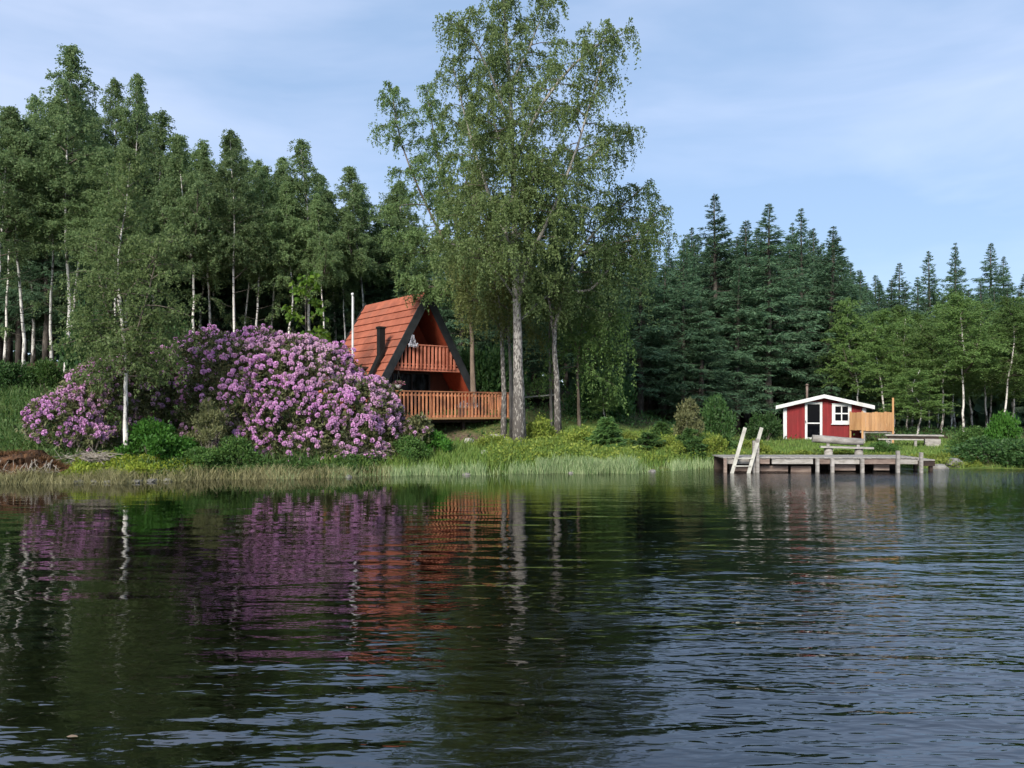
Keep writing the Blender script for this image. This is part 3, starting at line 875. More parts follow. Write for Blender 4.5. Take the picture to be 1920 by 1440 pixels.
# --- hand-laid birches -------------------------------------------------------
def laid_birch(seed, base_uD, limbs_px, label, leaf='birch_leaf', bark='birch_bark', twigs=12, leaves=24, weep=1.2, lsize=.115, droop=.3, sides=9, name='birch_tree', twig_len=(.15, .55)):
    """limbs_px: list of (points [(u, v, dy)], r0, r1, t0, nb, length, elevation, weep)"""
    u0, D0 = base_uD
    b = foot(u0, D0)
    rng = np.random.default_rng(seed)
    limbs = []
    for i, (pp, r0, r1, t0, nb, L, el, wp) in enumerate(limbs_px):
        pts = [np.array(at(u, v, D0)) + (PX(u, D0 + dy) - PX(u, D0), dy, 0) - np.array(b) for u, v, dy in pp]
        if i == 0: pts[0][2] = -0.3
        limbs.append(dict(pts=limb_pts(pts, 16 if i == 0 else 10, .012, rng), r0=r0, r1=r1, t0=t0, nb=nb,
                          L=(lambda s, L=L: L * (1 - s) ** .45 + .3), el=(lambda s, el=el: el[0] + (el[1] - el[0]) * s), weep=wp,
                          flare=r0 * .35 if i == 0 else 0))
    wood, (LV, LQ) = grow(rng, limbs, twigs, leaves, weep, lsize, twig_len, droop=droop, sides=sides, jit=.035)
    t = thing(name, label, 'tree', b)
    tr = wood.build('trunk', M[bark], t)
    tr.data.materials.append(M['thin_branch'])
    obj('crown', mesh_np('crown', LV, LQ), M[leaf], t)
    return t

laid_birch(101, (975, 28.5), [
    ([(975, 832, 0), (973, 740, 0), (970, 640, 0), (968, 540, .1), (966, 430, .2), (962, 300, .2), (956, 160, .3), (948, 40, .3), (942, -60, .3)], .235, .03, .50, 40, 1.9, (15, 70), 1.0),
    ([(972, 560, 0), (992, 490, -.3), (1030, 420, -.8), (1070, 330, -1.2), (1105, 230, -1.4), (1130, 140, -1.5)], .095, .02, .30, 26, 1.8, (5, 50), 1.2),
    ([(966, 470, 0), (930, 395, .4), (898, 300, .7), (872, 200, .8), (850, 110, .8)], .10, .015, .25, 24, 1.7, (5, 55), 1.1),
    ([(962, 320, 0), (1000, 235, -.6), (1060, 165, -1.2), (1120, 120, -1.5), (1165, 105, -1.6)], .09, .012, .25, 22, 1.5, (5, 40), 1.2),
    ([(958, 240, 0), (920, 160, -.8), (880, 95, -1.2), (845, 75, -1.3)], .07, .012, .25, 16, 1.3, (10, 45), 1.0),
    ([(955, 160, 0), (985, 90, .7), (1010, 20, 1.0), (1025, -30, 1.0)], .06, .012, .2, 16, 1.2, (10, 55), 1.0),
    ([(966, 450, 0), (1010, 380, 1.2), (1075, 290, 2.0), (1140, 230, 2.2), (1160, 200, 2.2)], .08, .012, .3, 20, 1.7, (0, 40), 1.3),
    ([(967, 520, 0), (935, 460, -.9), (905, 420, -1.5), (880, 395, -1.9)], .06, .01, .3, 14, 1.5, (0, 40), 1.2),
    ([(968, 610, 0), (1000, 570, .9), (1030, 540, 1.4), (1050, 500, 1.6)], .05, .01, .3, 10, 1.2, (0, 35), 1.0),
    ([(965, 420, 0), (985, 380, -1.0), (1005, 350, -1.7), (1020, 330, -2.0)], .05, .01, .2, 16, 1.4, (0, 45), 1.1),
    ([(963, 330, 0), (940, 290, -1.0), (925, 250, -1.6), (915, 215, -1.8)], .05, .01, .2, 16, 1.4, (0, 45), 1.1),
    ([(967, 520, 0), (955, 480, -1.0), (950, 440, -1.7), (945, 410, -2.0)], .05, .01, .2, 14, 1.3, (0, 40), 1.0),
    ([(967, 560, 0), (930, 520, -1.2), (880, 490, -2.0), (830, 480, -2.4)], .05, .01, .3, 14, 1.3, (-5, 30), 1.1),
], 'very tall weeping birch with thick grey trunk, right of the terrace', bark='old_birch_bark', twigs=22, leaves=33, weep=1.15, lsize=.082, twig_len=(.2, .7))

laid_birch(102, (1046, 30.2), [
    ([(1047, 815, 0), (1043, 700, 0), (1040, 640, 0), (1052, 560, .2), (1085, 470, .5), (1130, 410, .8), (1170, 370, 1.0), (1205, 340, 1.0)], .125, .02, .42, 34, 2.0, (0, 45), 1.6),
    ([(1060, 545, .3), (1110, 540, .2), (1150, 490, .2), (1200, 430, .3), (1235, 385, .5)], .07, .012, .3, 22, 1.7, (-5, 40), 1.8),
    ([(1041, 650, 0), (1030, 560, .5), (1030, 470, .8), (1045, 380, 1.0)], .08, .012, .3, 22, 1.5, (5, 55), 1.0),
    ([(1090, 470, .5), (1160, 460, -.3), (1220, 440, -.8)], .05, .01, .3, 14, 1.6, (-5, 30), 1.9),
], 'weeping birch right of the tallest one, twigs hanging like a curtain', leaf='green_birch_leaf', bark='old_birch_bark', twigs=19, leaves=32, weep=1.1, lsize=.082)

laid_birch(103, (1086, 32.5), [
    ([(1086, 815, 0), (1084, 730, 0), (1086, 650, 0), (1098, 570, .1), (1112, 520, .1)], .075, .015, .35, 22, 1.5, (-10, 30), 1.3),
    ([(1085, 690, 0), (1110, 640, -.5), (1135, 605, -.9), (1150, 590, -1.0)], .04, .01, .25, 16, 1.1, (-10, 30), 1.9),
    ([(1086, 660, 0), (1065, 610, -.4), (1050, 590, -.6)], .03, .01, .25, 8, .9, (-5, 30), 1.0),
], 'small drooping birch with thin brown stem and low yellow green foliage', leaf='grove_leaf', bark='brown_bark', twigs=18, leaves=26, weep=1.3, lsize=.10)

laid_birch(104, (886, 34.0), [
    ([(890, 770, 0), (886, 690, 0), (882, 600, 0), (870, 500, .1), (850, 400, .2), (820, 290, .3), (800, 160, .4)], .13, .02, .42, 40, 1.9, (10, 65), 1.0),
    ([(872, 520, 0), (825, 440, -.4), (775, 340, -.7), (745, 250, -.8), (735, 180, -.8)], .07, .012, .25, 26, 1.6, (5, 55), 1.0),
    ([(860, 450, 0), (870, 350, .5), (890, 260, .8), (880, 200, .8)], .06, .012, .25, 18, 1.5, (5, 55), 1.0),
    ([(880, 590, 0), (830, 555, -1.2), (785, 545, -2.0), (755, 540, -2.4)], .045, .01, .25, 16, 1.1, (-5, 35), 0.8),
    ([(878, 560, 0), (820, 500, -1.0), (780, 470, -1.5), (745, 470, -1.8)], .045, .01, .25, 16, 1.3, (0, 40), 0.9),
], 'birch with reddish straight trunk whose low boughs hang over the cabin roof', leaf='green_birch_leaf', bark='brown_bark', twigs=21, leaves=34, weep=.9, lsize=.085, twig_len=(.2, .65))

laid_birch(105, (944, 31.0), [
    ([(945, 790, 0), (943, 690, 0), (938, 600, 0), (925, 500, .1), (912, 400, .2), (905, 310, .2)], .11, .02, .45, 32, 1.8, (0, 55), 1.2),
    ([(935, 580, 0), (905, 520, -.6), (875, 480, -1.0)], .05, .01, .3, 14, 1.3, (0, 40), 1.3),
    ([(939, 620, 0), (915, 590, -.8), (895, 570, -1.2), (880, 575, -1.4)], .04, .01, .3, 10, 1.0, (-10, 25), 1.2),
], 'birch with smooth pale trunk standing at the right end of the terrace rail', leaf='olive_birch_leaf', bark='old_birch_bark', twigs=20, leaves=34, weep=1.2, lsize=.085)

laid_birch(106, (959, 31.8), [
    ([(960, 800, 0), (957, 690, 0), (955, 600, 0), (975, 500, .2), (1005, 400, .4), (1030, 300, .5)], .09, .02, .45, 28, 1.7, (0, 55), 1.0),
    ([(957, 600, 0), (990, 560, -.4), (1015, 545, -.6)], .04, .01, .3, 10, 1.1, (0, 35), 1.1),
], 'grey birch stem half hidden close behind the tallest birch trunk', bark='grey_bark', twigs=16, leaves=26, weep=1.1, lsize=.10)

laid_birch(107, (1032, 33.5), [
    ([(1034, 800, 0), (1032, 700, 0), (1030, 610, 0), (1035, 520, .1), (1060, 430, .3), (1090, 370, .4)], .07, .015, .4, 26, 1.6, (0, 50), 1.0),
], 'slender birch stem beside the trunk right of the tallest birch', bark='grey_bark', twigs=16, leaves=26, weep=1.0, lsize=.10)

laid_birch(108, (235, 22.9), [
    ([(237, 872, 0), (234, 790, 0), (237, 715, 0), (232, 640, 0), (222, 540, .1), (226, 450, .1), (238, 365, .1), (244, 298, .1)], .080, .006, .30, 60, 1.15, (-5, 60), 1.0),
    ([(236, 700, 0), (260, 610, -.3), (285, 530, -.5), (300, 460, -.6)], .035, .008, .15, 22, 1.1, (-5, 40), 1.0),
    ([(233, 660, 0), (205, 590, .3), (185, 510, .4), (180, 440, .4)], .035, .008, .15, 20, 1.0, (-5, 45), 1.0),
    ([(236, 690, 0), (280, 640, .2), (310, 600, .3)], .025, .008, .2, 12, .9, (-10, 30), 1.0),
    ([(235, 680, 0), (195, 640, -.3), (170, 600, -.5)], .025, .008, .2, 12, .9, (-10, 30), 1.0),
    ([(232, 560, 0), (290, 480, .4), (330, 430, .6)], .03, .008, .2, 12, .9, (-5, 40), 1.0),
], 'slender birch with white stem at the water edge in front of the purple bush', leaf='lake_birch_leaf', twigs=18, leaves=22, weep=.5, lsize=.08, twig_len=(.25, .8))
# --- the wood behind everything, one dark mass
def far_wood():
    rng = np.random.default_rng(909)
    n = 26000
    x = rng.uniform(-62, 75, n); y = rng.uniform(64, 78, n) - np.abs(x) * .08
    z = ground_np(x, y) + rng.uniform(0, 1, n) ** 1.2 * 9.0
    P = np.stack([x, y, z], -1)
    A = unit(rng.normal(size=(n, 3)) + np.array([0, 0, -.3]))
    V, Q = leaf_arrays(P, A, side_of(A, rng), np.full(n, 1.1), np.full(n, .33))
    tag(obj('far_wood', mesh_np('far_wood', V, Q), M['spruce_needle']), 'dark mass of wood closing the view behind the trees', kind='stuff')
far_wood()
#@@SHRUBS
# ------------------------------------------------------------------ rhododendrons
def truss_mesh(seed):
    rng = np.random.default_rng(seed)
    mb = MB()
    dirs = [(0, 0, 1)] + [(math.cos(a) * .75, math.sin(a) * .75, .66) for a in np.arange(4) * PI / 2 + .3] + [(math.cos(a), math.sin(a), .12) for a in np.arange(5) * 2 * PI / 5]
    for d in dirs:
        d = Vector(d).normalized()
        c = d * .060
        a = d.orthogonal().normalized(); b = d.cross(a)
        k = 4; ph = rng.uniform(0, 6)
        rim = [c + d * .042 * rng.uniform(.7, 1.2) + (a * math.cos(ph + 2 * PI * i / k) + b * math.sin(ph + 2 * PI * i / k)) * .052 for i in range(k)]
        mb.poly([c - d * .02] + rim, [(0, 1 + i, 1 + (i + 1) % k) for i in range(k)])
    return mb
TRUSS = [truss_mesh(i) for i in range(3)]
TRUSS_ME = [t.mesh('flower_truss') for t in TRUSS]
for me in TRUSS_ME: me.materials.append(M['blossom'])

def rhododendron(seed, label, base, ells, n_leaf, n_truss, n_parts, bare=None, bloom=None, lmin=0.0):
    """ells: (cx, cy, cz, rx, ry, rz) in world metres; a mound of leaf whorls with flower trusses on its skin"""
    rng = np.random.default_rng(seed)
    t = thing('rhododendron', label, 'shrub', base)
    b = np.array(base)
    E = np.array(ells, float)
    def skin(n, grow_=1.0):
        area = E[:, 3] * E[:, 5] + E[:, 4] * E[:, 5]
        k = rng.choice(len(E), n * 3, p=area / area.sum())
        d = unit(rng.normal(size=(n * 3, 3))); d[:, 2] = np.abs(d[:, 2]) * np.where(rng.uniform(size=n * 3) < .22, -.5, 1)
        d = unit(d)
        lump = 1 + .04 * rng.normal(size=n * 3).clip(-1, 1.6) + .055 * np.sin(d[:, 0] * 9 + k * 2.1) * np.sin(d[:, 2] * 8 + k) + .05 * np.sin(d[:, 1] * 17 + k)
        P = E[k, :3] + d * E[k, 3:] * (grow_ * lump)[:, None]
        nn = unit(d / E[k, 3:])
        ok = np.ones(len(P), bool)
        for j in range(len(E)):
            q = ((P - E[j, :3]) / (E[j, 3:] * grow_ * .93))
            ok &= (k == j) | ((q ** 2).sum(1) > 1)
        ok &= P[:, 2] > ground_np(P[:, 0], P[:, 1]) + lmin
        P, nn = P[ok], nn[ok]
        return P[:n], nn[:n]
    # leaves: whorls on the skin and, sparser, on an inner shell
    PL, AL = [], []
    for g, m in ((1.0, n_leaf), (.88, n_leaf // 2), (.70, n_leaf // 3)):
        P, nn = skin(m, g)
        k = 7
        Pw = np.repeat(P + rng.normal(0, .05, P.shape), k, 0)
        A = unit(np.repeat(nn, k, 0) * .45 + unit(rng.normal(size=Pw.shape)) * .9)
        PL.append(Pw + A * .02); AL.append(A)
    P = np.concatenate(PL); A = np.concatenate(AL)
    sz = .15 * rng.uniform(.7, 1.25, len(P))
    LV, LQ = leaf_arrays(P - b, A, side_of(A, rng), sz, sz * .17)
    obj('foliage', mesh_np('foliage', LV, LQ), M['rhododendron_leaf'], t)
    wood = MB()
    for e in E:
        for i in range(7):
            tip = e[:3] + unit(rng.normal(size=3)) * e[3:] * .8
            tip[2] = max(tip[2], b[2] + .2)
            root = np.array([e[0] + rng.normal(0, .25), e[1] + rng.normal(0, .2), gz(e[0], e[1]) - .1])
            wood.tube([root - b, (root + tip) / 2 - b + rng.normal(0, .12, 3), tip - b], [.04, .028, .01], 5, cap=False)
    wood.build('branches', M['twig'], t)
    P, nn = skin(n_truss * 3, 1.03)
    f = np.ones(len(P))
    if bloom is not None: f = bloom(P)
    clump = .5 + .5 * np.sin(P[:, 0] * 4.1 + P[:, 2] * 3.3 + np.sin(P[:, 2] * 2)) * np.sin(P[:, 0] * 2.7 - P[:, 2] * 5.1 + 1)
    keep = rng.uniform(size=len(P)) < np.clip(f * (.25 + .75 * clump), 0, 1)
    P, nn = P[keep][:n_truss], nn[keep][:n_truss]
    front = (nn * unit(np.array([0, 0, CAMH]) - P)).sum(1)
    order = np.argsort(-front)
    rest = MB(); VV, FF = [], []
    for r_, i in enumerate(order):
        z = Vector(nn[i]).lerp(Vector((0, -.35, .8)), .35).normalized()
        q = z.to_track_quat('Z', 'Y')
        s = rng.uniform(.46, .90)
        mt = Matrix.LocRotScale(Vector(P[i] - b), q, Vector((s, s, s)))
        if r_ < n_parts:
            o = obj('flower_truss', TRUSS_ME[i % 3], None, t)
            o.matrix_basis = mt
        else:
            src = TRUSS[i % 3]
            rest._add([mt @ Vector(v) for v in src.v], src.f)
    if rest.v:
        tag(rest.build('blossoms', M['blossom'], t), kind='stuff')
    return t

def ell(u, v, D, ru, rv, rd):
    return (PX(u, D), D, PZ(v, D), ru / F * D, rd, rv / F * D)
def bloom_main(P):
    u = CU + P[:, 0] / P[:, 1] * F; v = VH - (P[:, 2] - CAMH) / P[:, 1] * F
    f = np.interp(u, [260, 330, 400, 470, 560, 700, 760], [.22, .30, .45, .85, .9, .95, 1.0])
    return f * np.interp(v, [600, 680, 800, 880], [1.0, .95, .8, .55])
rhododendron(201, 'huge rounded rhododendron covered in purple pink flowers, below the cabin', foot(540, 26.3),
    [ell(470, 760, 26.6, 120, 130, 2.0), ell(560, 775, 26.3, 130, 135, 1.9), ell(390, 745, 27.6, 85, 118, 1.7), ell(650, 815, 25.8, 98, 108, 1.5), ell(600, 850, 25.2, 120, 60, 1.0), ell(690, 790, 26.4, 60, 80, 1.1), ell(480, 850, 25.3, 80, 55, 1.0), ell(320, 755, 27.6, 70, 95, 1.5), ell(400, 820, 26.0, 60, 60, .9)],
    4200, 3000, 300, bloom=bloom_main)
rhododendron(202, 'smaller rhododendron with deep purple flowers left of the lakeside birch', foot(170, 24.2),
    [ell(130, 790, 24.0, 68, 52, 1.1), ell(190, 760, 24.6, 62, 78, 1.2), ell(245, 745, 25.6, 65, 80, 1.2), ell(175, 820, 23.7, 40, 25, .6)],
    1300, 800, 260, bloom=lambda P: np.interp(CU + P[:, 0] / P[:, 1] * F, [60, 200, 240, 330], [1, .9, .35, .2]))
rhododendron(203, 'small sprig of rhododendron with a few pale pink heads at the terrace corner', foot(785, 26.0),
    [ell(783, 812, 26.0, 24, 28, .5)], 160, 22, 22)

# ------------------------------------------------------------------ bushes
proto('shrub0', bush_variant(301, .9, .8, 1.2, 26, 210, .085), 'twig', 'shrub_leaf')
proto('bright0', bush_variant(302, 1.0, .8, 1.0, 26, 200, .10), 'twig', 'bright_leaf')
proto('yellow0', bush_variant(303, .7, .6, .7, 22, 180, .085), 'twig', 'yellow_leaf')
proto('yellow1', bush_variant(304, .9, .7, .6, 24, 180, .085), 'twig', 'yellow_leaf')
proto('olive0', bush_variant(305, .9, .8, 1.5, 26, 170, .09, cr=(.18, .34)), 'twig', 'olive_leaf')
proto('dark0', bush_variant(306, 1.3, 1.0, 1.1, 34, 230, .11), 'twig', 'dark_leaf')
proto('dark1', bush_variant(307, 1.0, .8, 1.4, 28, 200, .10), 'twig', 'dark_leaf')
proto('willow0', bush_variant(308, .85, .7, 1.9, 34, 170, .10, lw=.16, up=.6, cr=(.18, .34)), 'twig', 'olive_leaf')
def bush(key, name, label, u, D, vtop, w, group=None, dz=-.05, cat='shrub', rot=None):
    p = foot(u, D, dz)
    return plant(key, name, label, cat, p, PZ(vtop, D) - p.z, w, rs.uniform(0, 6.28) if rot is None else rot, group, parts=('stems', 'foliage'))
bush('bright0', 'leafy_bush', 'bright green bush just right of the lakeside birch stem', 288, 23.2, 778, .95)
bush('bright0', 'leafy_bush', 'low bright green bush left below the purple flowers', 335, 23.4, 812, .75)
bush('willow0', 'willow_bush', 'upright pale green willow bush in front of the hollow of the big purple bush', 392, 23.9, 742, .85)
bush('shrub0', 'leafy_bush', 'low green bush at the left foot of the big purple bush', 442, 23.6, 812, .8)
bush('shrub0', 'leafy_bush', 'leafy undergrowth spilling to the water left of centre bush foot', 380, 23.1, 835, .8)
bush('shrub0', 'leafy_bush', 'fresh green bush at the right foot of the big purple bush', 768, 25.3, 812, .75)
bush('bright0', 'leafy_bush', 'green bush below the left terrace corner', 815, 26.2, 800, .62)
bush('yellow0', 'leafy_bush', 'yellow green bush on the slope left of the tallest birch foot', 918, 27.2, 808, .85)
bush('yellow1', 'leafy_bush', 'low yellow green bush in front of the tallest birch foot', 968, 27.0, 838, .75)
bush('yellow0', 'leafy_bush', 'tall yellow green bush between the two big birch trunks', 1012, 29.4, 772, .95)
bush('yellow1', 'leafy_bush', 'low bush between the two big birch trunks near the reeds', 1025, 27.6, 825, .85)
bush('yellow1', 'leafy_bush', 'yellow green bush right of the second birch trunk', 1085, 28.2, 805, .95)
bush('small_spruce0', 'young_spruce', 'young dark green spruce, largest of those on the bank', 1137, 27.6, 778, .95, cat='tree', group='young spruces on the bank')
bush('small_spruce1', 'young_spruce', 'young spruce right of the largest one on the bank', 1216, 27.6, 808, .95, cat='tree', group='young spruces on the bank')
bush('small_spruce1', 'young_spruce', 'young spruce below the olive grey willow', 1294, 27.8, 800, .9, cat='tree', group='young spruces on the bank')
bush('small_spruce1', 'young_spruce', 'little spruce just left of the jetty ladder', 1362, 28.6, 815, .7, cat='tree', group='young spruces on the bank')
bush('small_spruce0', 'young_spruce', 'young spruce against the dark slope behind the bank', 1240, 31.0, 788, .7, cat='tree', group='young spruces on the bank')
bush('yellow0', 'leafy_bush', 'bright yellow green tuft between the two right hand young spruces', 1258, 27.5, 812, .7)
bush('yellow0', 'leafy_bush', 'yellow green tuft between the largest young spruce and its neighbour', 1178, 28.6, 805, .75)
bush('yellow1', 'leafy_bush', 'yellow green bush left of the ladder rails', 1340, 28.2, 812, .85)
bush('olive0', 'willow_bush', 'olive grey willow bush against the dark slope', 1293, 30.5, 742, .85)
bush('dark1', 'leafy_bush', 'dark green bush at the wood edge right of the olive willow', 1345, 35.0, 735, .95)
bush('dark1', 'leafy_bush', 'dark green bush close left of the red hut', 1432, 37.5, 768, .8)
bush('yellow1', 'leafy_bush', 'yellow green plants behind the ladder rails', 1410, 29.2, 820, .8)
bush('yellow1', 'leafy_bush', 'low plants left behind the log bench', 1500, 28.9, 842, .8)
bush('yellow1', 'leafy_bush', 'low plants under the log bench seat', 1582, 28.6, 842, .65)
bush('shrub0', 'leafy_bush', 'weedy green bush right of the log bench', 1655, 29.5, 826, .7)
bush('dark0', 'leafy_bush', 'large dark green bush at the water near the right photo edge', 1862, 27.2, 815, 1.05)
bush('dark0', 'leafy_bush', 'dark bush cut by the right photo edge', 1935, 27.4, 822, 1.0)
bush('bright0', 'leafy_bush', 'fresh green shoots rising behind the large dark right bush', 1880, 29.0, 765, .7)
bush('shrub0', 'leafy_bush', 'light green bush left behind the large dark right bush', 1822, 29.4, 795, .8)
bush('dark1', 'leafy_bush', 'dark undergrowth bush at the wood edge far left', 20, 33.5, 672, .95)
bush('shrub0', 'leafy_bush', 'green bush between the white stems on the left', 85, 34.0, 668, 1.0)
bush('dark1', 'leafy_bush', 'dark bushy growth behind the lakeside birch crown', 170, 31.0, 560, 1.25)
bush('dark1', 'leafy_bush', 'dark leafy growth right of the lakeside birch crown', 320, 31.5, 590, 1.15)
bush('dark0', 'leafy_bush', 'dark shrubbery behind the right end of the terrace', 905, 37.0, 640, 1.5)
bush('dark1', 'leafy_bush', 'dark shrubbery between terrace and tallest birch', 935, 39.0, 640, 1.4)
bush('dark0', 'leafy_bush', 'dark green thicket right of the second birch trunk', 1130, 35.0, 690, 1.2)
bush('grove1', 'young_tree', 'light green sapling low beside the drooping birch', 1135, 33.5, 690, .55, cat='tree')

# young maple behind the purple bush
def maple():
    b = foot(575, 30.5); rng = np.random.default_rng(77)
    H = PZ(520, 30.5) - b.z
    pts = limb_pts([(0, 0, -.2), (.03, 0, H * .35), (-.04, 0, H * .7), (0, 0, H)], 10)
    limbs = [dict(pts=pts, r0=.045, r1=.01, t0=.30, nb=17, L=lambda s: 1.15 * (1 - s) ** .6 + .15, el=lambda s: 12 + 40 * s, flare=.01)]
    wood, (LV, LQ) = grow(rng, limbs, 9, 9, .12, .20, (.2, .5), .05, lw=.40)
    t = thing('young_maple', 'young maple with bright yellow green leaves left of the flagpole', 'tree', b)
    wood.build('trunk', M['brown_bark'], t).data.materials.append(M['thin_branch'])
    obj('crown', mesh_np('crown', LV, LQ), M['maple_leaf'], t)
maple()

# ------------------------------------------------------------------ grasses (uncountable)
def blades(P, h, lean, w, rng, bend=.35):
    n = len(P)
    a = rng.uniform(0, 2 * PI, n)
    S = np.stack([np.cos(a), np.sin(a), np.zeros(n)], -1)
    Lv = rng.normal(0, 1, (n, 3)) * np.array([1, 1, 0]) * np.asarray(lean).reshape(-1, 1)
    h = np.asarray(h).reshape(-1, 1)
    up = np.array([0, 0, 1.0])
    mid = P + up * h * .55 + Lv * h * .3
    tip = P + up * h + Lv * h
    w = np.asarray(w).reshape(-1, 1)
    V = np.stack([P - S * w, P + S * w, mid + S * w * .8, mid - S * w * .8, tip + S * w * .12, tip - S * w * .12], 1).reshape(-1, 3)
    i = np.arange(n)[:, None] * 6
    Q = np.concatenate([i + np.array([[0, 1, 2, 3]]), i + np.array([[3, 2, 4, 5]])])
    return V, Q
def scatter(name, mat, n, xr, dr, hr, lean, w, seed, dens=None, label=None):
    rng = np.random.default_rng(seed)
    x = rng.uniform(*xr, n); d = rng.uniform(*dr, n)
    y = shore_y(x) + d
    if dens is not None:
        k = rng.uniform(size=n) < dens(x, y, d)
        x, y, d = x[k], y[k], d[k]
    P = np.stack([x, y, np.maximum(ground_np(x, y), -.25) - .02], -1)
    pt = .6 + .4 * np.sin(x * 2.1 + np.sin(y * 1.3) * 2) * np.sin(y * 2.3 + x)
    V, Q = blades(P, rng.uniform(*hr, len(x)) * (.6 + .4 * pt), np.full(len(x), lean), np.full(len(x), w), rng)
    return tag(obj(name, mesh_np(name, V, Q), M[mat]), label, kind='stuff')
tuft = lambda x, y, d: np.clip(.45 + 1.0 * np.sin(x * 2.6 + 1.3 * np.sin(x * .9)) * np.sin(x * 1.1 + 2 + d * 2), .06, 1)
scatter('shore_reeds', 'reed', 13000, (-7.5, 8.5), (-.32, .45), (.14, .44), .20, .009, 401, lambda x, y, d: tuft(x, y, d) * np.interp(x, [-7.5, -4.0], [.05, 1]), 'pale green reeds lining the water edge in the middle')
scatter('shore_reeds', 'reed', 3600, (.8, 4.0), (-.25, .6), (.28, .62), .20, .011, 402, None, 'taller fresh green reeds in front of the birch trunks')
scatter('dry_grass', 'dry_grass', 15000, (-17, -3.6), (-.34, .40), (.15, .46), .42, .011, 403, lambda x, y, d: np.interp(x, [-6.5, -3.6], [1, .1]) * np.clip(.55 + .8 * np.sin(x * 3.1 + np.sin(x)) * np.sin(x * 1.4 + d * 3), .40, 1), 'dry pale grass overhanging the left water edge')
scatter('bank_grass', 'grass', 26000, (-6, 9), (.4, 6.5), (.18, .45), .30, .014, 404, lambda x, y, d: np.where((np.abs(x + 2.2) < 2.4) & (y > 27.6 + .4 * np.sin(x * 3)), .05, 1.0), 'yellow green grass on the middle bank')
scatter('lawn_grass', 'grass', 26000, (7, 24), (.2, 13), (.08, .22), .30, .014, 405, None, 'short green grass around the red hut')
scatter('meadow_grass', 'meadow', 30000, (-27, -6), (.7, 16), (.25, .55), .32, .016, 406, None, 'long green meadow grass on the left slope')
scatter('wood_floor_grass', 'meadow', 9000, (-14, 30), (9, 24), (.15, .4), .35, .018, 407, lambda x, y, d: .5 + 0 * x, 'sparse grass on the shaded wood floor')
def cover(name, mat, label, n, xr, dr, seed, ls=.07, hgt=.22, dens=None):
    rng = np.random.default_rng(seed)
    x = rng.uniform(*xr, n); d = rng.uniform(*dr, n); y = shore_y(x) + d
    if dens is not None:
        k = rng.uniform(size=n) < dens(x, y, d); x, y, d = x[k], y[k], d[k]
    m = len(x)
    P = np.stack([x, y, ground_np(x, y) + rng.uniform(0, hgt, m) * (.6 + .4 * np.sin(x * 4) * np.sin(y * 4.4))], -1)
    A = unit(rng.normal(size=(m, 3)) * .8 + np.array([0, 0, .35]))
    sz = ls * rng.uniform(.6, 1.4, m)
    V, Q = leaf_arrays(P, A, side_of(A, rng), sz, sz * .34)
    tag(obj(name, mesh_np(name, V, Q), M[mat]), label, kind='stuff')
cover('ground_cover', 'lime_leaf', 'yellow green low plants around the lakeside birch foot', 16000, (-12.8, -9.2), (.30, 1.9), 411, .085, .34)
cover('ground_cover', 'shrub_leaf', 'green low plants on the left slope', 16000, (-24, -12), (1.6, 14), 412, .10, .38)
cover('ground_cover', 'yellow_leaf', 'mixed yellow green undergrowth on the middle bank', 22000, (-.8, 8.5), (.8, 5.5), 413, .085, .42)
cover('ground_cover', 'shrub_leaf', 'green undergrowth below the purple bush by the water', 9000, (-10.2, -4.2), (.25, 1.3), 414, .08, .4)
cover('ground_cover', 'yellow_leaf', 'green plants on the bank behind the jetty', 8000, (7.0, 16.5), (.25, 1.7), 415, .08, .26)
cover('ground_cover', 'dark_leaf', 'dark low undergrowth along the wood edge', 22000, (-14, 30), (8, 24), 416, .12, .45, lambda x, y, d: np.where((x > 8.5) & (y < 41), .05, .8))
#@@HOUSES
# ------------------------------------------------------------------ the A-frame cabin
TH = R(38)
HO = Vector((PX(802, 33.0), 33.0, 1.80))                 # gable foot centre on terrace level
cab = thing('timber_cabin', 'steep A-frame cabin with red tiled roof reaching down to the terrace', 'cabin', HO, TH)
HW, HA, HL = 3.05, 5.26, 5.75                            # half width, apex height, ridge length
upv = {-1: Vector((HW, 0, HA)).normalized(), 1: Vector((-HW, 0, HA)).normalized()}
NC, NT = 16, 8
def tile_mesh(w, l, seed):
    rng = random.Random(seed)
    mb = MB()
    # a slightly cupped sheet with a folded front lip, in (along ridge, up slope, out)
    sec = [(-.5, .0), (-.25, .006), (0, .0), (.25, .006), (.5, .0)]
    vs, fs = [], []
    for (yy, off) in ((0, .060), (l, .004)):
        for (a, z) in sec: vs.append((a * w, yy, z + off))
    for (yy, off) in ((0, .002), (l, -.010)):
        for (a, z) in sec: vs.append((a * w, yy, z + off))
    n = len(sec)
    for i in range(n - 1):
        fs += [(i, i + 1, n + i + 1, n + i), (2 * n + i + 1, 2 * n + i, 3 * n + i, 3 * n + i + 1), (2 * n + i, 2 * n + i + 1, i + 1, i)]
    fs += [(0, n, 3 * n, 2 * n), (n - 1, 3 * n - 1, 4 * n - 1, 2 * n - 1)]
    mb.poly(vs, fs)
    return mb.mesh('tile')
TW = HL / NT
TL_ = 6.25 / NC
tile_me = [tile_mesh(TW * .998, TL_ + .05, i) for i in range(2)]
for me in tile_me: me.materials.append(M['roof_tile'])
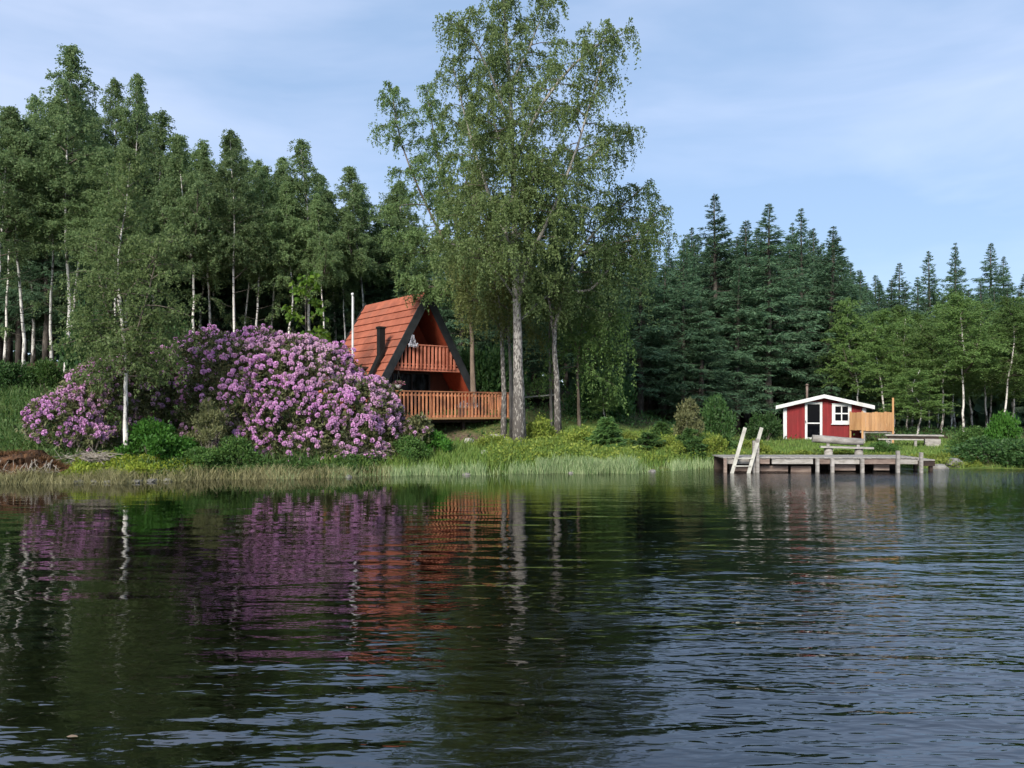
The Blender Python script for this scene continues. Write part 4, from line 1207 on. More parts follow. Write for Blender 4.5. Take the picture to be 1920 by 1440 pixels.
for sd_ in (-1, 1):
    up = upv[sd_]
    out = Vector((sd_ * HA, 0, HW)).normalized()
    foot0 = Vector((sd_ * HW, 0, 0)) - up * .17
    top = Vector((0, 0, HA))
    mb = MB()
    th = .14
    a0, a1 = foot0, top
    vs = []
    for y in (.02, HL - .02):
        for p, o in ((a0, 0), (a1, 0), (a1, -th), (a0, -th)):
            q = p + out * o
            if p is a1: q = Vector((0 + (sd_ * .001), 0, HA + o / out.z))
            vs.append((q.x, y, q.z))
    mb.poly(vs, [(0, 1, 2, 3), (7, 6, 5, 4), (0, 4, 5, 1), (3, 2, 6, 7), (0, 3, 7, 4), (1, 5, 6, 2)])
    slope = mb.build('roof', M['red_boards'], cab)
    X = Vector((0, -sd_, 0)) if sd_ < 0 else Vector((0, -1, 0))
    X = up.cross(out).normalized()
    rot = Matrix((X, up, out)).transposed().to_4x4()
    for r in range(NC):
        for c in range(NT):
            o = obj('tile', tile_me[(r + c) % 2], None, slope)
            yy = HL * (c + .5) / NT
            jit = random.uniform(-.004, .004)
            p = foot0 + up * (r * TL_ - .02) + out * (.012 + jit) + Vector((0, yy, 0))
            o.matrix_basis = Matrix.Translation(p) @ rot
# ridge cap
mb = MB()
mb.prism([(-.16, HA - .20), (0, HA + .085), (.16, HA - .20), (.13, HA - .20), (0, HA + .05), (-.13, HA - .20)][::-1], -.02, HL + .02)
mb.build('ridge_cap', M['roof_tile'], cab)
# barge boards
for sd_ in (-1, 1):
    up = upv[sd_]; out = Vector((sd_ * HA, 0, HW)).normalized()
    f0 = Vector((sd_ * HW, 0, 0)) - up * .25
    w0, w1 = .10, -.24
    pts = [f0 + out * w1, f0 + out * w0]
    tz = HA + w0 / out.z; bz = HA + w1 / out.z
    ol = [(pts[0].x, pts[0].z), (pts[1].x, pts[1].z), (0, tz), (0, bz)]
    if sd_ > 0: ol = ol[::-1]
    for (y0, y1) in ((-.06, 0.0), (HL, HL + .05)):
        m_ = MB(); m_.prism(ol, y0, y1)
        # tiny shift so that the two boards butt at the apex
        m_.build('barge_board', M['charcoal'], cab, (sd_ * .0005, 0, 0))
# gable walls
def gable(y, z0, z1, inset=.22):
    k = lambda z: (HW - inset) * (1 - z / (HA - inset * 1.9))
    return [(-k(z0), z0), (k(z0), z0), (max(k(z1), 0.01), z1), (-max(k(z1), 0.01), z1)]
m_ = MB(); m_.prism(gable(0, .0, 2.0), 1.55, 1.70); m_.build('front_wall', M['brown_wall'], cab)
m_ = MB(); m_.prism(gable(0, 2.0, 4.7), 1.55, 1.70); m_.build('upper_wall', M['red_boards'], cab)
m_ = MB(); m_.prism(gable(0, -.1, 4.7), HL - .35, HL - .25); m_.build('back_wall', M['red_boards'], cab)
m_ = MB(); m_.box(-2.5, 2.5, 1.75, HL - .4, 2.0, 2.1); m_.build('loft_floor', M['dark_wood'], cab)
def framed(name, x0, x1, z0, z1, y, fw, fmat, parent, mull=(), trans=(), depth=.07, pane_name='pane', gmat='glass'):
    """a window or door: frame pieces proud of the wall, each pane its own piece"""
    m_ = MB()
    m_.box(x0, x0 + fw, y - depth, y, z0, z1); m_.box(x1 - fw, x1, y - depth, y, z0, z1)
    m_.box(x0 + fw, x1 - fw, y - depth + .002, y, z1 - fw, z1); m_.box(x0 + fw, x1 - fw, y - depth + .002, y, z0, z0 + fw)
    for q in mull: m_.box(q - .025, q + .025, y - depth + .012, y, z0 + fw, z1 - fw)
    for q in trans: m_.box(x0 + fw, x1 - fw, y - depth + .016, y, q - .03, q + .03)
    w = m_.build(name, M[fmat], parent)
    xs = [x0 + fw] + sorted(mull) + [x1 - fw]; zs = [z0 + fw] + sorted(trans) + [z1 - fw]
    for i in range(len(xs) - 1):
        for j in range(len(zs) - 1):
            g = MB(); g.box(xs[i] + .003, xs[i + 1] - .003, y - .03, y - .018, zs[j] + .003, zs[j + 1] - .003)
            g.build(pane_name, M[gmat], w)
    return w
framed('glass_door', -1.75, 1.05, .04, 1.92, 1.545, .08, 'charcoal', cab, (-.85, .1))
framed('upper_glass_door', -.72, .18, 2.08, 3.55, 1.545, .08, 'charcoal', cab, (-.27,))
# balcony
bal = MB()
bal.box(-1.93, 1.93, .16, 1.55, 1.93, 2.03)
balo = bal.build('balcony', M['dark_wood'], cab)
for i, (a, b_) in enumerate([(-1.95, -1.16), (-1.155, .02), (.025, 1.16), (1.165, 1.93)]):
    m_ = MB(); m_.box(a, b_, .10, .155, 1.90, 2.08); m_.build('fascia_board', M['balcony_stain'], balo)
roofz = lambda x: (HA - .30) * (1 - abs(x) / (HW - .16)) - .04
bal_me = {}
for i in range(20):
    x = -1.80 + i * (3.6 / 19)
    zt = min(2.98, roofz(x) - .02)
    if zt < 2.25: continue
    m_ = MB(); m_.box(-.042, .042, .05, .094, 2.0, zt)
    m_.build('baluster', M['balcony_stain'], balo, (x, 0, 0))
m_ = MB(); m_.box(-1.22, 1.22, .03, .14, 2.985, 3.035); m_.build('handrail', M['balcony_stain'], balo)
m_ = MB(); m_.box(-1.72, 1.72, .097, .14, 2.16, 2.21); m_.build('lower_rail', M['balcony_stain'], balo)
# flue: sheet-metal box with an apron lying on the tiles
mb = MB()
up = upv[-1]; out = Vector((-HA, 0, HW)).normalized()
fl = Vector((-HW, 0, 0)) + up * 2.02 + Vector((0, .95, 0))
flue = MB()
base = fl + up * .55 + out * .10
flue.box(base.x - .02, base.x + .24, base.y - .13, base.y + .13, base.z + .05, base.z + 1.42)
flue.box(base.x - .05, base.x + .27, base.y - .16, base.y + .16, base.z + 1.42, base.z + 1.50)
fo = flue.build('flue', M['black_metal'], cab)
m_ = MB(); m_.box(-2.5, 2.5, 1.72, HL - .4, -1.6, -.12); m_.build('foundation', M['dark_wood'], cab)  # foundation block, coloured dark to stand for the shade under the terrace
ap = MB(); ap.beam(fl - up * .25 + out * .12, fl + up * 1.05 + out * .20, .34, .12, out); ap.build('flashing', M['black_metal'], fo)

# ------------------------------------------------------------------ terrace
ter = thing('wooden_terrace', 'red brown stained timber terrace with slatted railing in front of the cabin', 'terrace', HO, TH)
DX0, DX1, DY0, DY1 = -2.50, 3.42, -1.24, 1.50
bd = MB(); bd.box(DX0, DX1, -.068, .068, -.03, 0.0); bme = bd.mesh('deck_board'); bme.materials.append(M['deck_stain'])
nb_ = int((DY1 - DY0) / .142)
for i in range(nb_):
    obj('deck_board', bme, None, ter, (0, DY0 + .075 + i * .142, 0))
m_ = MB(); m_.box(DX0, DX1, DY0 - .045, DY0, -.16, -.005); m_.build('edge_beam', M['deck_stain'], ter)
m_ = MB(); m_.box(DX1, DX1 + .045, DY0 - .045, DY1, -.16, -.005); m_.build('edge_beam', M['deck_stain'], ter)
m_ = MB(); m_.box(DX0 - .045, DX0, DY0 - .045, .1, -.16, -.005); m_.build('edge_beam', M['deck_stain'], ter)
for y in (-.9, .1, 1.2):
    m_ = MB(); m_.box(DX0 + .1, DX1 - .1, y - .05, y + .05, -.30, -.035); m_.build('joist', M['dark_wood'], ter)
for x in (DX0 + .3, -.6, 1.2, DX1 - .3):
    for y in (-.9, 1.2):
        w = Matrix.Rotation(TH, 3, 'Z') @ Vector((x, y, 0)) + HO
        g = gz(w.x, w.y) - HO.z - .1
        if g < -.32:
            m_ = MB(); m_.box(x - .07, x + .07, y - .07, y + .07, g, -.305); m_.build('support_post', M['dark_wood'], ter)
bb = MB(); bb.box(-.036, .036, -.014, .014, -.14, .965); bb_me = bb.mesh('baluster'); bb_me.materials.append(M['deck_stain'])
nbal = 34
for i in range(nbal):
    x = DX0 + .06 + i * (DX1 - DX0 - .12) / (nbal - 1)
    obj('baluster', bb_me, None, ter, (x, DY0 - .062, random.uniform(-.004, .004)))
for j in range(12):
    y = DY0 + .1 + j * .19
    o = obj('baluster', bb_me, None, ter, (DX1 + .062, y, 0)); o.rotation_euler = (0, 0, PI / 2)
for j in range(7):
    y = DY0 + .1 + j * .18
    o = obj('baluster', bb_me, None, ter, (DX0 - .062, y, 0)); o.rotation_euler = (0, 0, PI / 2)
m_ = MB(); m_.box(DX0 - .1, DX1 + .1, DY0 - .10, DY0 + .05, .968, 1.012); m_.build('handrail', M['deck_stain'], ter)
m_ = MB(); m_.box(DX1 - .04, DX1 + .095, DY0 + .055, 1.1, .968, 1.010); m_.build('handrail', M['deck_stain'], ter)
m_ = MB(); m_.box(DX0 - .095, DX0 + .04, DY0 + .055, .05, .968, 1.010); m_.build('handrail', M['deck_stain'], ter)
m_ = MB(); m_.box(DX0, DX1, DY0 - .045, DY0 - .003, .80, .87); m_.build('lower_rail', M['deck_stain'], ter)
m_ = MB(); m_.box(DX0, DX1, DY0 - .115, DY0 - .079, -.16, -.08); m_.build('foot_rail', M['fence_wood'], ter)
for x in (DX0 + .05, -.5, 1.46, DX1 - .05):
    m_ = MB(); m_.box(x - .045, x + .045, DY0 + .005, DY0 + .09, .003, .965); m_.build('post', M['deck_stain'], ter)

def cabin_pt(x, y, z):
    return Matrix.Rotation(TH, 3, 'Z') @ Vector((x, y, z)) + HO
# hanging baskets
def hanging(label, p, drop, leafm, seed, flowers):
    rng = np.random.default_rng(seed)
    t = thing('hanging_basket', label, 'flower basket', p)
    m_ = MB(); m_.lathe([(.015, -.16), (.09, -.13), (.135, -.02), (.14, .0), (.12, -.005)], 10); m_.build('pot', M['white_paint'], t)
    m_ = MB()
    for a in (0, 2.1, 4.2): m_.tube([(math.cos(a) * .13, math.sin(a) * .13, 0), (0, 0, drop)], .004, 4)
    m_.build('cords', M['charcoal'], t)
    n = 260
    d = unit(rng.normal(size=(n, 3))); d[:, 2] = np.abs(d[:, 2]) - .25
    P = d * np.array([.27, .27, .17]) * rng.uniform(.5, 1.1, (n, 1)) + np.array([0, 0, .05])
    A = unit(d + rng.normal(0, .5, d.shape))
    sz = .055 * rng.uniform(.7, 1.3, n)
    V, Q = leaf_arrays(P, A, side_of(A, rng), sz, sz * .35)
    obj('plant', mesh_np('plant', V[:n * 2], Q[:n // 2]), M['dark_leaf'], t)
    obj('flowers', mesh_np('flowers', V[n * 2:], Q[:n // 2]), M[flowers], t)
M['white_blossom'] = leaf_mat('white_blossom', (0.62, 0.62, 0.72), (0.82, 0.82, 0.86), .2)
M['dusky_blossom'] = leaf_mat('dusky_blossom', (0.36, 0.10, 0.20), (0.58, 0.26, 0.38), .2)
hanging('white hanging pot with dusky pink flowers below the balcony left end', cabin_pt(-1.42, .02, 1.28), .60, 'dark_leaf', 1, 'dusky_blossom')
# white flowering plant standing in a rail box on the balcony
def rail_box():
    p = cabin_pt(-.80, -.02, 2.95)
    t = thing('rail_planter', 'rail planter with white and pale blue flowers on the balcony left end', 'planter', p, TH)
    m_ = MB(); m_.box(-.24, .24, -.12, -.01, -.04, .09); m_.build('box', M['white_paint'], t)
    rng = np.random.default_rng(3)
    n = 420
    h = rng.uniform(0, 1, n)
    rr = .15 * (1 - h) ** .7
    a = rng.uniform(0, 2 * PI, n)
    P = np.stack([rr * np.cos(a) * 1.2 + .03, rr * np.sin(a) * .6 - .08, .12 + h * .50], -1)
    A = unit(np.stack([np.cos(a), np.sin(a), np.full(n, .4)], -1) + rng.normal(0, .4, (n, 3)))
    sz = .06 * rng.uniform(.7, 1.3, n)
    V, Q = leaf_arrays(P, A, side_of(A, rng), sz, sz * .4)
    obj('flowers', mesh_np('flowers', V, Q), M['white_blossom'], t)
    n = 160
    P = np.stack([rng.uniform(-.32, .34, n), rng.uniform(-.17, -.12, n), rng.uniform(-.08, .14, n)], -1)
    A = unit(rng.normal(size=(n, 3)) + np.array([0, -.6, 0]))
    V, Q = leaf_arrays(P, A, side_of(A, rng), np.full(n, .06), np.full(n, .024))
    obj('trailing_flowers', mesh_np('trailing_flowers', V, Q), M['white_blossom'], t)
    t.scale = (.68, .68, .72)
rail_box()
def deck_pot(x, label, s):
    p = cabin_pt(x, DY0 + .19, 0.002)
    t = thing('flower_pot', label, 'flower pot', p)
    m_ = MB(); m_.lathe([(.0, 0), (.10 * s, 0), (.145 * s, .22 * s), (.155 * s, .22 * s), (.155 * s, .26 * s), (.13 * s, .26 * s), (.12 * s, .22 * s), (0, .22 * s)], 12); m_.build('pot', M['terracotta'], t)
    rng = np.random.default_rng(int(x * 100) + 900)
    n = 150; d = unit(rng.normal(size=(n, 3))); d[:, 2] = abs(d[:, 2])
    P = d * .14 * s * rng.uniform(.4, 1.1, (n, 1)) + np.array([0, 0, .25 * s])
    V, Q = leaf_arrays(P, unit(d + rng.normal(0, .4, d.shape)), side_of(d, rng), np.full(n, .07), np.full(n, .022))
    obj('plant', mesh_np('plant', V, Q), M['white_blossom'], t)
deck_pot(1.12, 'pale flower pot behind the terrace railing, left one of the pair', 1.45)
deck_pot(1.62, 'pale flower pot behind the terrace railing, right one of the pair', 1.35)

# flagpole
p = foot(661, 30.0)
fp = thing('flagpole', 'white flagpole standing in front of the cabin roof', 'flagpole', p)
hgt = PZ(549, 30.0) - p.z
m_ = MB(); m_.tube([(0, 0, -.2), (0, 0, hgt * .5), (0, 0, hgt - .1)], [.040, .036, .028], 10); m_.build('pole', M['white_paint'], fp)
m_ = MB(); m_.lathe([(.0, hgt - .12), (.05, hgt - .10), (.062, hgt - .05), (.04, hgt - .005), (0, hgt)], 10); m_.build('finial', M['white_paint'], fp)
m_ = MB(); m_.tube([(.05, -.02, 1.2), (.05, -.02, hgt - .15)], .006, 4); m_.build('halyard', M['white_paint'], fp)

# ------------------------------------------------------------------ stones
def stone(label, p, s, seed, mat='stone', group=None):
    rng = np.random.default_rng(seed)
    bm = []
    nlat, nlon = 6, 9
    vs = [(0, 0, -s[2])]
    for i in range(1, nlat):
        for j in range(nlon):
            a = PI * i / nlat; b = 2 * PI * (j + .5 * (i % 2)) / nlon
            k = 1 + rng.uniform(-.16, .16)
            vs.append((s[0] * math.sin(a) * math.cos(b) * k, s[1] * math.sin(a) * math.sin(b) * k, -s[2] * math.cos(a) * k))
    vs.append((0, 0, s[2]))
    fs = [(0, 1 + (j + 1) % nlon, 1 + j) for j in range(nlon)]
    for i in range(nlat - 2):
        for j in range(nlon):
            a = 1 + i * nlon; j2 = (j + 1) % nlon
            fs.append((a + j, a + j2, a + nlon + j2, a + nlon + j))
    l = 1 + (nlat - 2) * nlon
    fs += [(l + j, l + (j + 1) % nlon, len(vs) - 1) for j in range(nlon)]
    m_ = MB(); m_.poly(vs, fs)
    o = m_.build('boulder', M[mat], None, p)
    o.rotation_euler = (0, 0, rng.uniform(0, 6))
    return tag(o, label, 'stone', group)
stone('large pale flat boulder under the right end of the terrace', foot(930, 31.0, .10), (.55, .45, .24), 1)
stone('pale round stone on the bare earth below the terrace', foot(878, 28.3, .06), (.26, .2, .17), 2)
stone('small pale stone near the reeds below the terrace', foot(908, 26.0, .05), (.18, .15, .12), 3)
stone('brown boulder on the shore at the right end of the jetty', foot(1790, 26.9, .02), (.34, .3, .24), 4, 'dark_stone')
stone('low dark stone at the water right of the jetty', foot(1762, 26.6, .0), (.30, .25, .16), 5, 'dark_stone')
for i, (u, w) in enumerate([(150, .30), (172, .42), (205, .22), (252, .28), (275, .34), (300, .26)]):
    x = PX(u, 21.3)
    stone('flat dark stone in the row at the left water edge under the birch', Vector((x, float(shore_y(x)) + .05, .02)), (w * .6, .16, .07), 20 + i, 'dark_stone', 'stones at the left water edge')

for i, (x, w) in enumerate([(-4.9, .15), (-1.4, .14), (1.9, .12), (4.6, .15)]):
    stone('small wet stone at the foot of the reeds along the middle shore', Vector((x, float(shore_y(x)) - .12, .0)), (w, w * .8, w * .55), 40 + i, 'dark_stone', 'stones at the middle water edge')

# ------------------------------------------------------------------ uprooted mat, dead branches, shelter behind the birches
def root_mound():
    b = foot(40, 22.0)
    rng = np.random.default_rng(55)
    t = thing('root_mound', 'rust brown uprooted mound with dangling roots at the left photo edge', 'root mound', b)
    nx_, ny_ = 40, 14
    xs = np.linspace(-1.75, 1.35, nx_); vs = []; 
    prof = [(-.42, -.15), (-.46, .05), (-.36, .18), (-.42, .28), (-.50, .36), (-.38, .44), (-.1, .50), (.3, .47), (.6, .34), (.8, .05)]
    for x in xs:
        taper = min(1, max(.12, (1.35 - x) / .9)) * (1 + .12 * math.sin(x * 5))
        for (y, z) in prof:
            vs.append((x + rng.normal(0, .02), y * taper + rng.normal(0, .035), z * taper + rng.normal(0, .03)))
    n = len(prof)
    fs = [(i * n + j, (i + 1) * n + j, (i + 1) * n + j + 1, i * n + j + 1) for i in range(nx_ - 1) for j in range(n - 1)]
    m_ = MB(); m_.poly(vs, fs); m_.build('soil', M['rust_needles'], t)
    rt = MB()
    for i in range(46):
        x = rng.uniform(-1.6, 1.3); z = rng.uniform(.15, .40)
        rt.tube([(x, -.46, z), (x + rng.normal(0, .08), -.56, z - .15), (x + rng.normal(0, .12), -.55 + rng.normal(0, .05), -.02)], [.012, .010, .004], 4, cap=False)
    tag(rt.build('roots', M['twig'], t), kind='stuff')
    n = 2600
    x = rng.uniform(-1.75, 1.35, n); y = rng.uniform(-.45, .6, n)
    tp = np.clip((1.35 - x) / .9, .12, 1)
    P = np.stack([x, y * tp, (.46 - .30 * np.maximum(y, 0) + rng.normal(0, .03, n)) * tp], -1)
    V, Q = blades(P, rng.uniform(.05, .14, n), np.full(n, .8), np.full(n, .008), rng)
    M['rust_blade'] = leaf_mat('rust_blade', (0.10, 0.048, 0.020), (0.22, 0.11, 0.045), .15)
    tag(obj('needle_litter', mesh_np('needle_litter', V, Q), M['rust_blade'], t), kind='stuff')
root_mound()
def dead_brush(label, u, D, n, sp, seed):
    b = foot(u, D); rng = np.random.default_rng(seed)
    m_ = MB()
    for i in range(n):
        a = rng.uniform(0, PI); p = np.array([rng.normal(0, sp * .5), rng.normal(0, sp * .3), rng.uniform(.02, .32)])
        d = np.array([math.cos(a), math.sin(a) * .6, rng.uniform(-.1, .45)]); l = rng.uniform(.3, .9)
        m_.tube([p - d * l * .5, p + rng.normal(0, .04, 3), p + d * l * .5], [.012, .009, .003], 4, cap=False)
    o = m_.build('brushwood', M['twig'], None, b)
    return tag(o, label, 'brushwood', kind='stuff')
dead_brush('grey dead twigs piled under the smaller purple bush', 175, 22.6, 170, .7, 61)
dead_brush('pale dry twigs at the right front of the big purple bush', 692, 24.9, 150, .5, 62)
def shelter():
    p = foot(1012, 39.0)
    t = thing('low_shelter', 'low dark shelter with pale flat roof seen between the two big birch trunks', 'shelter', p)
    zt = PZ(744, 39.0) - p.z
    m_ = MB(); m_.beam((-1.1, -.2, zt - .06), (.85, -.2, zt + .10), 1.3, .07); m_.build('roof', M['pale_wood'], t)
    for x in (-.9, .7):
        for y in (-.7, .3):
            m_ = MB(); m_.box(x - .05, x + .05, y - .05, y + .05, -.2, zt - .06 + (.02 if x < 0 else .10)); m_.build('post', M['dark_wood'], t)
    m_ = MB(); m_.box(-.95, .8, .35, .40, -.1, zt - .08); m_.build('back_wall', M['dark_wood'], t)
shelter()

# ------------------------------------------------------------------ the red hut
CA = R(-20)
CO = foot(1545, 38.0); CO.z = .50
hut = thing('red_hut', 'small red board hut with white trim and low gable roof by the jetty', 'hut', CO, CA)
W2, ZE, ZP, DP = 1.88, 1.66, 2.12, 3.6
def hut_top(x): return ZP - (ZP - ZE) * abs(x) / W2
core = MB()
core.prism([(-W2, 0.02), (W2, 0.02), (W2, ZE), (0, ZP), (-W2, ZE)], .03, DP); core.build('wall_core', M['falu_red'], hut)
DX = (-.88, -.08)         # door opening in x
WXa = (.36, 1.24)         # window
WZ = (.86, 1.86)
nbd = 30
bw = 2 * (W2 - .16) / nbd
for i in range(nbd):
    xa = -(W2 - .16) + i * bw; xb = xa + bw * .86; xm = (xa + xb) / 2
    if DX[0] - .03 < xm < DX[1] + .03: segs = [(1.93, hut_top(xm) - .06)]
    elif WXa[0] + .0 < xm < WXa[1] - .0: segs = [(.04, WZ[0]), (WZ[1], hut_top(xm) - .06)]
    else: segs = [(.04, hut_top(xm) - .06)]
    for (z0, z1) in segs:
        if z1 - z0 < .06: continue
        m_ = MB(); m_.box(xa, xb, 0, .028, z0, z1); m_.build('board', M['falu_red'], hut)
for x0, x1 in ((-W2 - .02, -W2 + .15), (W2 - .15, W2 + .02)):
    m_ = MB(); m_.box(x0, x1, -.012, .10, .0, ZE - .03); m_.build('corner_board', M['white_paint'], hut)
m_ = MB(); m_.box(-W2 - .02, -W2 - .0, .102, .20, .0, ZE - .03); m_.build('corner_board', M['white_paint'], hut)
m_ = MB(); m_.box(-W2 + .02, W2 - .02, -.008, .02, -.10, .035); m_.build('plinth', M['fence_wood'], hut)
m_ = MB(); m_.box(-W2 + .05, W2 - .05, .10, DP - .1, -.25, .015); m_.build('foundation', M['stone'], hut)
# door
dr = framed('door', DX[0], DX[1], .06, 1.93, -.006, .11, 'white_paint', hut, (), (.88,), .06)
m_ = MB(); m_.box(DX[0] + .012, DX[0] + .06, -.11, -.07, .92, .95); m_.box(DX[0] + .02, DX[0] + .05, -.12, -.09, .90, 1.02)
m_.build('handle', M['charcoal'], dr)
win = framed('window', WXa[0], WXa[1], WZ[0], WZ[1], -.006, .15, 'white_paint', hut, ((WXa[0] + WXa[1]) / 2,), ((WZ[0] + WZ[1]) / 2,), .06)
m_ = MB(); m_.box(WXa[0] - .04, WXa[1] + .04, -.10, -.005, WZ[0] - .045, WZ[0] - .003); m_.build('sill', M['white_paint'], win)
# roof
ov, fr = .34, .32
sl = (ZP - ZE) / W2
def rz(x): return ZP + .05 - sl * abs(x)
for sd_ in (-1, 1):
    m_ = MB()
    ol = [(0, rz(0)), (sd_ * (W2 + ov), rz(W2 + ov)), (sd_ * (W2 + ov), rz(W2 + ov) + .09), (0, rz(0) + .09)]
    m_.prism(ol if sd_ > 0 else ol[::-1], -fr, DP + .2); rf = m_.build('roof', M['roofing_felt'], hut, (sd_ * .0005, 0, 0))
    m_ = MB()
    ol = [(0, rz(0) - .05), (sd_ * (W2 + ov + .03), rz(W2 + ov + .03) - .05), (sd_ * (W2 + ov + .03), rz(W2 + ov + .03) + .13), (0, rz(0) + .13)]
    m_.prism(ol if sd_ > 0 else ol[::-1], -fr - .04, -fr - .002); m_.build('barge_board', M['white_paint'], rf)
    m_ = MB(); xx = sd_ * (W2 + ov + .002)
    m_.box(min(xx, xx + sd_ * .028), max(xx, xx + sd_ * .028), -fr, DP + .2, rz(W2 + ov) - .05, rz(W2 + ov) + .12); m_.build('eaves_board', M['white_paint'], rf)
m_ = MB(); m_.tube([(-.75, 1.9, rz(.75)), (-.75, 1.9, rz(.75) + .80)], .06, 8); m_.lathe([(.09, 0), (.09, .02), (.0, .09)], 8, (-.75, 1.9, rz(.75) + .84)); m_.build('stove_pipe', M['brown_dock'], hut)

# ------------------------------------------------------------------ wooden screen beside the hut
sp_ = foot(1646, 36.2)
scr = thing('wooden_screen', 'new honey coloured board screen with one tall post right of the red hut', 'fence', sp_, R(-22))
fb = MB(); fb.box(-.061, .061, -.011, .011, 0, 1); fb_me = fb.mesh('board'); fb_me.materials.append(M['fence_wood'])
zb_, zt_ = PZ(808, 36.2) - sp_.z, PZ(773, 36.2) - sp_.z
for i in range(10):
    o = obj('board', fb_me, None, scr, (-.58 + i * .128, 0, zb_ + random.uniform(-.012, .012))); o.scale = (1, 1, zt_ - zb_ + random.uniform(-.02, .02))
for i in range(5):
    o = obj('board', fb_me, None, scr, (-.74 - i * .098, .10 + i * .085, zb_ + random.uniform(-.012, .012) + .02)); o.scale = (1, 1, zt_ - zb_ - .03); o.rotation_euler = (0, 0, R(-40))
m_ = MB(); m_.box(.60, .68, -.03, .05, -.3, PZ(746, 36.2) - sp_.z); m_.build('tall_post', M['fence_wood'], scr)
for x, y in ((-.66, .03), (-1.17, .5)):
    m_ = MB(); m_.box(x - .04, x + .04, y - .0, y + .08, -.3, zt_ + .05); m_.build('post', M['fence_wood'], scr)
for z in (zb_ + .12, zt_ - .14):
    m_ = MB(); m_.box(-.62, .59, .014, .05, z, z + .08); m_.build('rail', M['fence_wood'], scr)
m_ = MB(); m_.box(-.75, .72, .08, 1.4, zb_ - .10, zb_ - .01); m_.build('platform', M['grey_wood'], scr)
for x in (-.6, .62):
    m_ = MB(); m_.box(x - .06, x + .06, .1, .22, -.3, zb_ - .103); m_.build('leg', M['grey_wood'], scr)

# ------------------------------------------------------------------ grey plank table right of the screen
tp_ = foot(1712, 34.0)
tb = thing('plank_table', 'long weathered grey plank table with bench standing right of the wooden screen', 'table', tp_, R(-22))
zt_ = PZ(815, 34.0) - tp_.z
for i in range(4):
    m_ = MB(); m_.box(-1.12, 1.16, -.36 + i * .185, -.36 + i * .185 + .17, zt_ - .05, zt_ + random.uniform(-.004, .004)); m_.build('top_plank', M['grey_wood'], tb)
for x in (-.95, .85):
    m_ = MB(); m_.beam((x, -.3, -.15), (x, .05, zt_ - .055), .09, .07, (1, 0, 0)); m_.beam((x + .002, .38, -.15), (x + .002, .02, zt_ - .057), .09, .07, (1, 0, 0)); m_.build('trestle', M['grey_wood'], tb)
m_ = MB(); m_.box(-1.0, .95, -.30, .30, zt_ - .20, zt_ - .055); m_.build('apron', M['dark_wood'], tb)
bn = thing('plank_bench', 'low grey plank bench in front of the plank table', 'bench', foot(1692, 33.2), R(-20))
zb2 = max(.22, PZ(823, 33.2) - bn.location.z)
m_ = MB(); m_.box(-.95, .80, -.13, .13, zb2 - .045, zb2); m_.build('seat', M['pale_wood'], bn)
for x in (-.6, .5):
    m_ = MB(); m_.box(x - .05, x + .05, -.10, .10, -.15, zb2 - .047); m_.build('leg', M['grey_wood'], bn)
bx = thing('plank_box', 'pale plank box at the right end of the plank table', 'box', foot(1748, 33.4), R(-22))
for k in range(2):
    m_ = MB(); m_.box(-.30, .30, -.25, .25, .01 + k * .165, .165 + k * .165); m_.build('plank', M['grey_wood'], bx)

# ------------------------------------------------------------------ log bench
lb_ = thing('log_bench', 'rustic weathered log bench on the bank behind the jetty', 'bench', foot(1582, 27.9), R(-14))
z0 = lb_.location.z
zs_ = PZ(838, 27.9) - z0
zl_ = PZ(826, 27.9) - z0
sc_ = 27.9 / 1440
m_ = MB(); m_.tube([(-54 * sc_, .22, zl_ + .05), (-30 * sc_, .23, zl_ + .03), (0, .24, zl_ - .02), (36 * sc_, .25, zl_ - .06)], [.14, .135, .135, .125], 10, wob=.06, rng=np.random.default_rng(5)); m_.build('back_log', M['grey_wood'], lb_)
m_ = MB(); m_.beam((-42 * sc_, -.05, zs_), (50 * sc_, -.05, zs_ - .03), .36, .06); m_.build('seat', M['grey_wood'], lb_)
for x in (-27 * sc_, 26 * sc_):
    m_ = MB(); m_.tube([(x, -.02, -.3), (x, -.02, zs_ - .055)], [.155, .15], 10, wob=.05, rng=np.random.default_rng(8)); m_.build('leg', M['grey_wood'], lb_)
    m_ = MB(); m_.beam((x + .02, .17, zs_ - .12), (x + .02, .23, zl_ - .10), .10, .06); m_.build('back_support', M['grey_wood'], lb_)

# ------------------------------------------------------------------ jetty
JD = 25.0
jx0, jx1 = PX(1355, JD), PX(1722, JD)
jt = thing('jetty', 'weathered wooden jetty on posts along the water below the red hut', 'jetty', (jx0, JD, 0), R(-1))
JL = jx1 - jx0
zdk = PZ(857, JD)
npl = int(JL / .155)
pl = MB(); pl.box(0, .145, 0, 1.45, -.035, 0); pl_me = pl.mesh('deck_plank'); pl_me.materials.append(M['grey_wood'])
for i in range(npl):
    o = obj('deck_plank', pl_me, None, jt, (i * .155, -.05 + random.uniform(-.015, .015), zdk + random.uniform(-.004, .004)))
segs = [0, .9, 1.55, 2.95, 3.5, 4.45, 5.6, JL - .05]
for i in range(len(segs) - 1):
    m_ = MB(); m_.box(segs[i] + .05, segs[i + 1] - .03, .0, .05, zdk - .22, zdk - .042); m_.build('fascia_board', M['brown_dock'] if i % 2 else M['grey_wood'], jt)
for x, top, m0 in [(.05, zdk - .04, 'brown_dock'), (3.02, zdk - .04, 'grey_wood'), (3.50, zdk - .04, 'grey_wood'), (4.46, zdk - .04, 'grey_wood'), (5.60, zdk + .22, 'grey_wood'), (JL - .03, zdk + .16, 'grey_wood')]:
    m_ = MB(); m_.box(x - .046, x + .046, -.165, -.065, -1.2, top); m_.build('post', M[m0], jt)
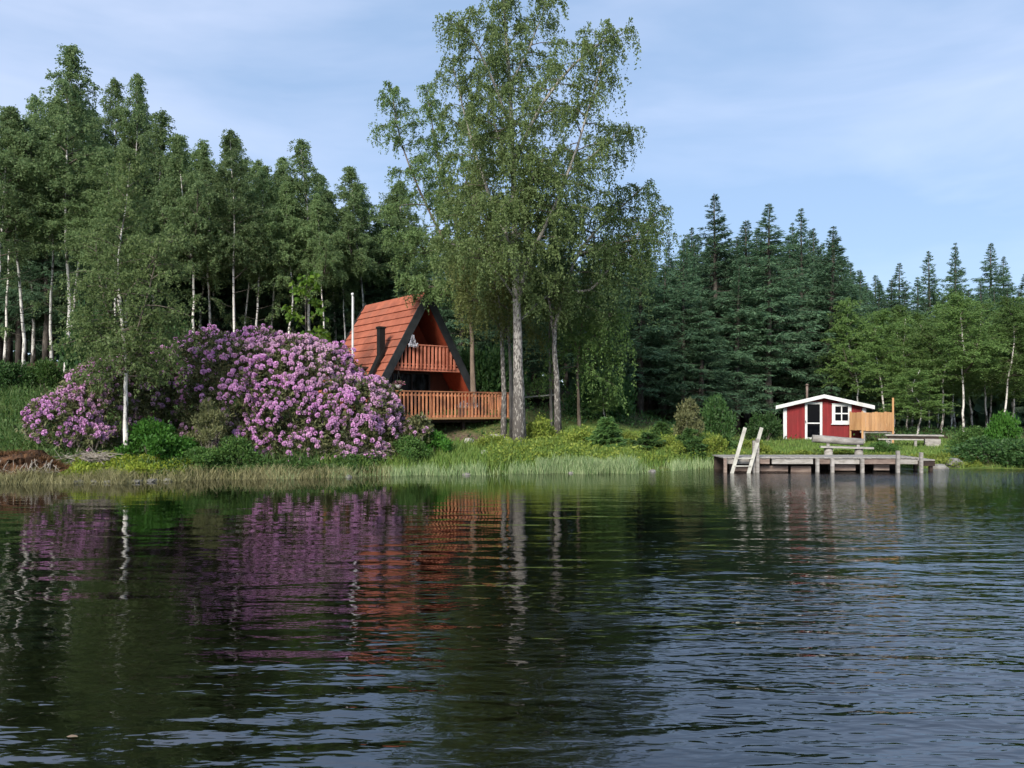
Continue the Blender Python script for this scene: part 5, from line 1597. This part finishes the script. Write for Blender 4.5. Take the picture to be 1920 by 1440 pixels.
for x in (.6, 2.2, 3.9, 5.4):
    m_ = MB(); m_.box(x - .06, x + .06, 1.1, 1.22, -1.2, zdk - .045); m_.build('post', M['brown_dock'], jt)
for a, b_, z in [(.4, 2.2, .06), (3.6, 4.4, .09), (2.3, 2.95, .05), (5.0, 5.5, .10)]:
    m_ = MB(); m_.box(a, b_, .25, .31, z - .05, z + .13); m_.build('brace', M['brown_dock'], jt)
m_ = MB(); m_.box(.05, JL - .1, 1.3, 1.36, -.3, zdk - .05); m_.build('shade_board', M['dark_wood'], jt)  # dark sheet standing in for the shade beneath the jetty deck
# bathing ladder
ld = thing('bathing_ladder', 'pale wooden bathing ladder with two slanting rails on the jetty front', 'ladder', (0, 0, 0))
y0, y1 = JD - .42, JD - .16
A_, B_ = at(1371, 892, y0), at(1397, 802, JD + .0)
C_, D_ = at(1402, 892, y0), at(1428, 802, JD + .0)
for p0, p1 in ((A_, B_), (C_, D_)):
    m_ = MB(); m_.beam(p0 + (p0 - p1) * .25, p1, .05, .11, (1, 0, .3)); m_.build('rail', M['pale_wood'], ld)
for t_ in (.02, .20, .36):
    a = A_.lerp(B_, t_); b_ = C_.lerp(D_, t_)
    m_ = MB(); m_.beam(a, b_, .12, .035); m_.build('step', M['pale_wood'], ld)
po = at(1420, 803, JD - .11)
m_ = MB(); m_.box(po.x - .05, po.x + .05, po.y - .05, po.y + .05, -1.2, PZ(822, JD)); m_.build('upright', M['grey_wood'], ld)
m_ = MB(); m_.box(po.x - .15, po.x - .07, po.y - .03, po.y + .05, -1.2, PZ(826, JD)); m_.build('upright', M['grey_wood'], ld)
# dark end platform
ep = thing('landing_stage', 'dark low plank landing at the right end of the jetty', 'landing', (jx1 + .08, JD + .35, 0), R(-1))
for i in range(4):
    m_ = MB(); m_.box(i * .165, i * .165 + .15, 0, 1.5, zdk - .14, zdk - .10); m_.build('deck_plank', M['grey_wood'], ep)
m_ = MB(); m_.box(0, .66, .03, .09, zdk - .32, zdk - .145); m_.build('fascia_board', M['dark_wood'], ep)
for x in (.08, .58):
    m_ = MB(); m_.box(x - .05, x + .05, .10, .2, -1.2, zdk - .145); m_.build('post', M['dark_wood'], ep)

# ------------------------------------------------------------------ one dead leaf afloat
lf = MB(); pL = Vector((PX(135, 4.7), 4.7, .004))
lf.poly([(-.035, 0, .002), (-.012, .016, .007), (.020, .014, .004), (.038, 0, .001), (.018, -.016, .006), (-.014, -.013, .003)], [(0, 5, 4, 3, 2, 1)])
tag(lf.build('floating_leaf', M['dry_leaf'], None, pL), 'small dead leaf floating on the dark water, lower left', 'leaf')
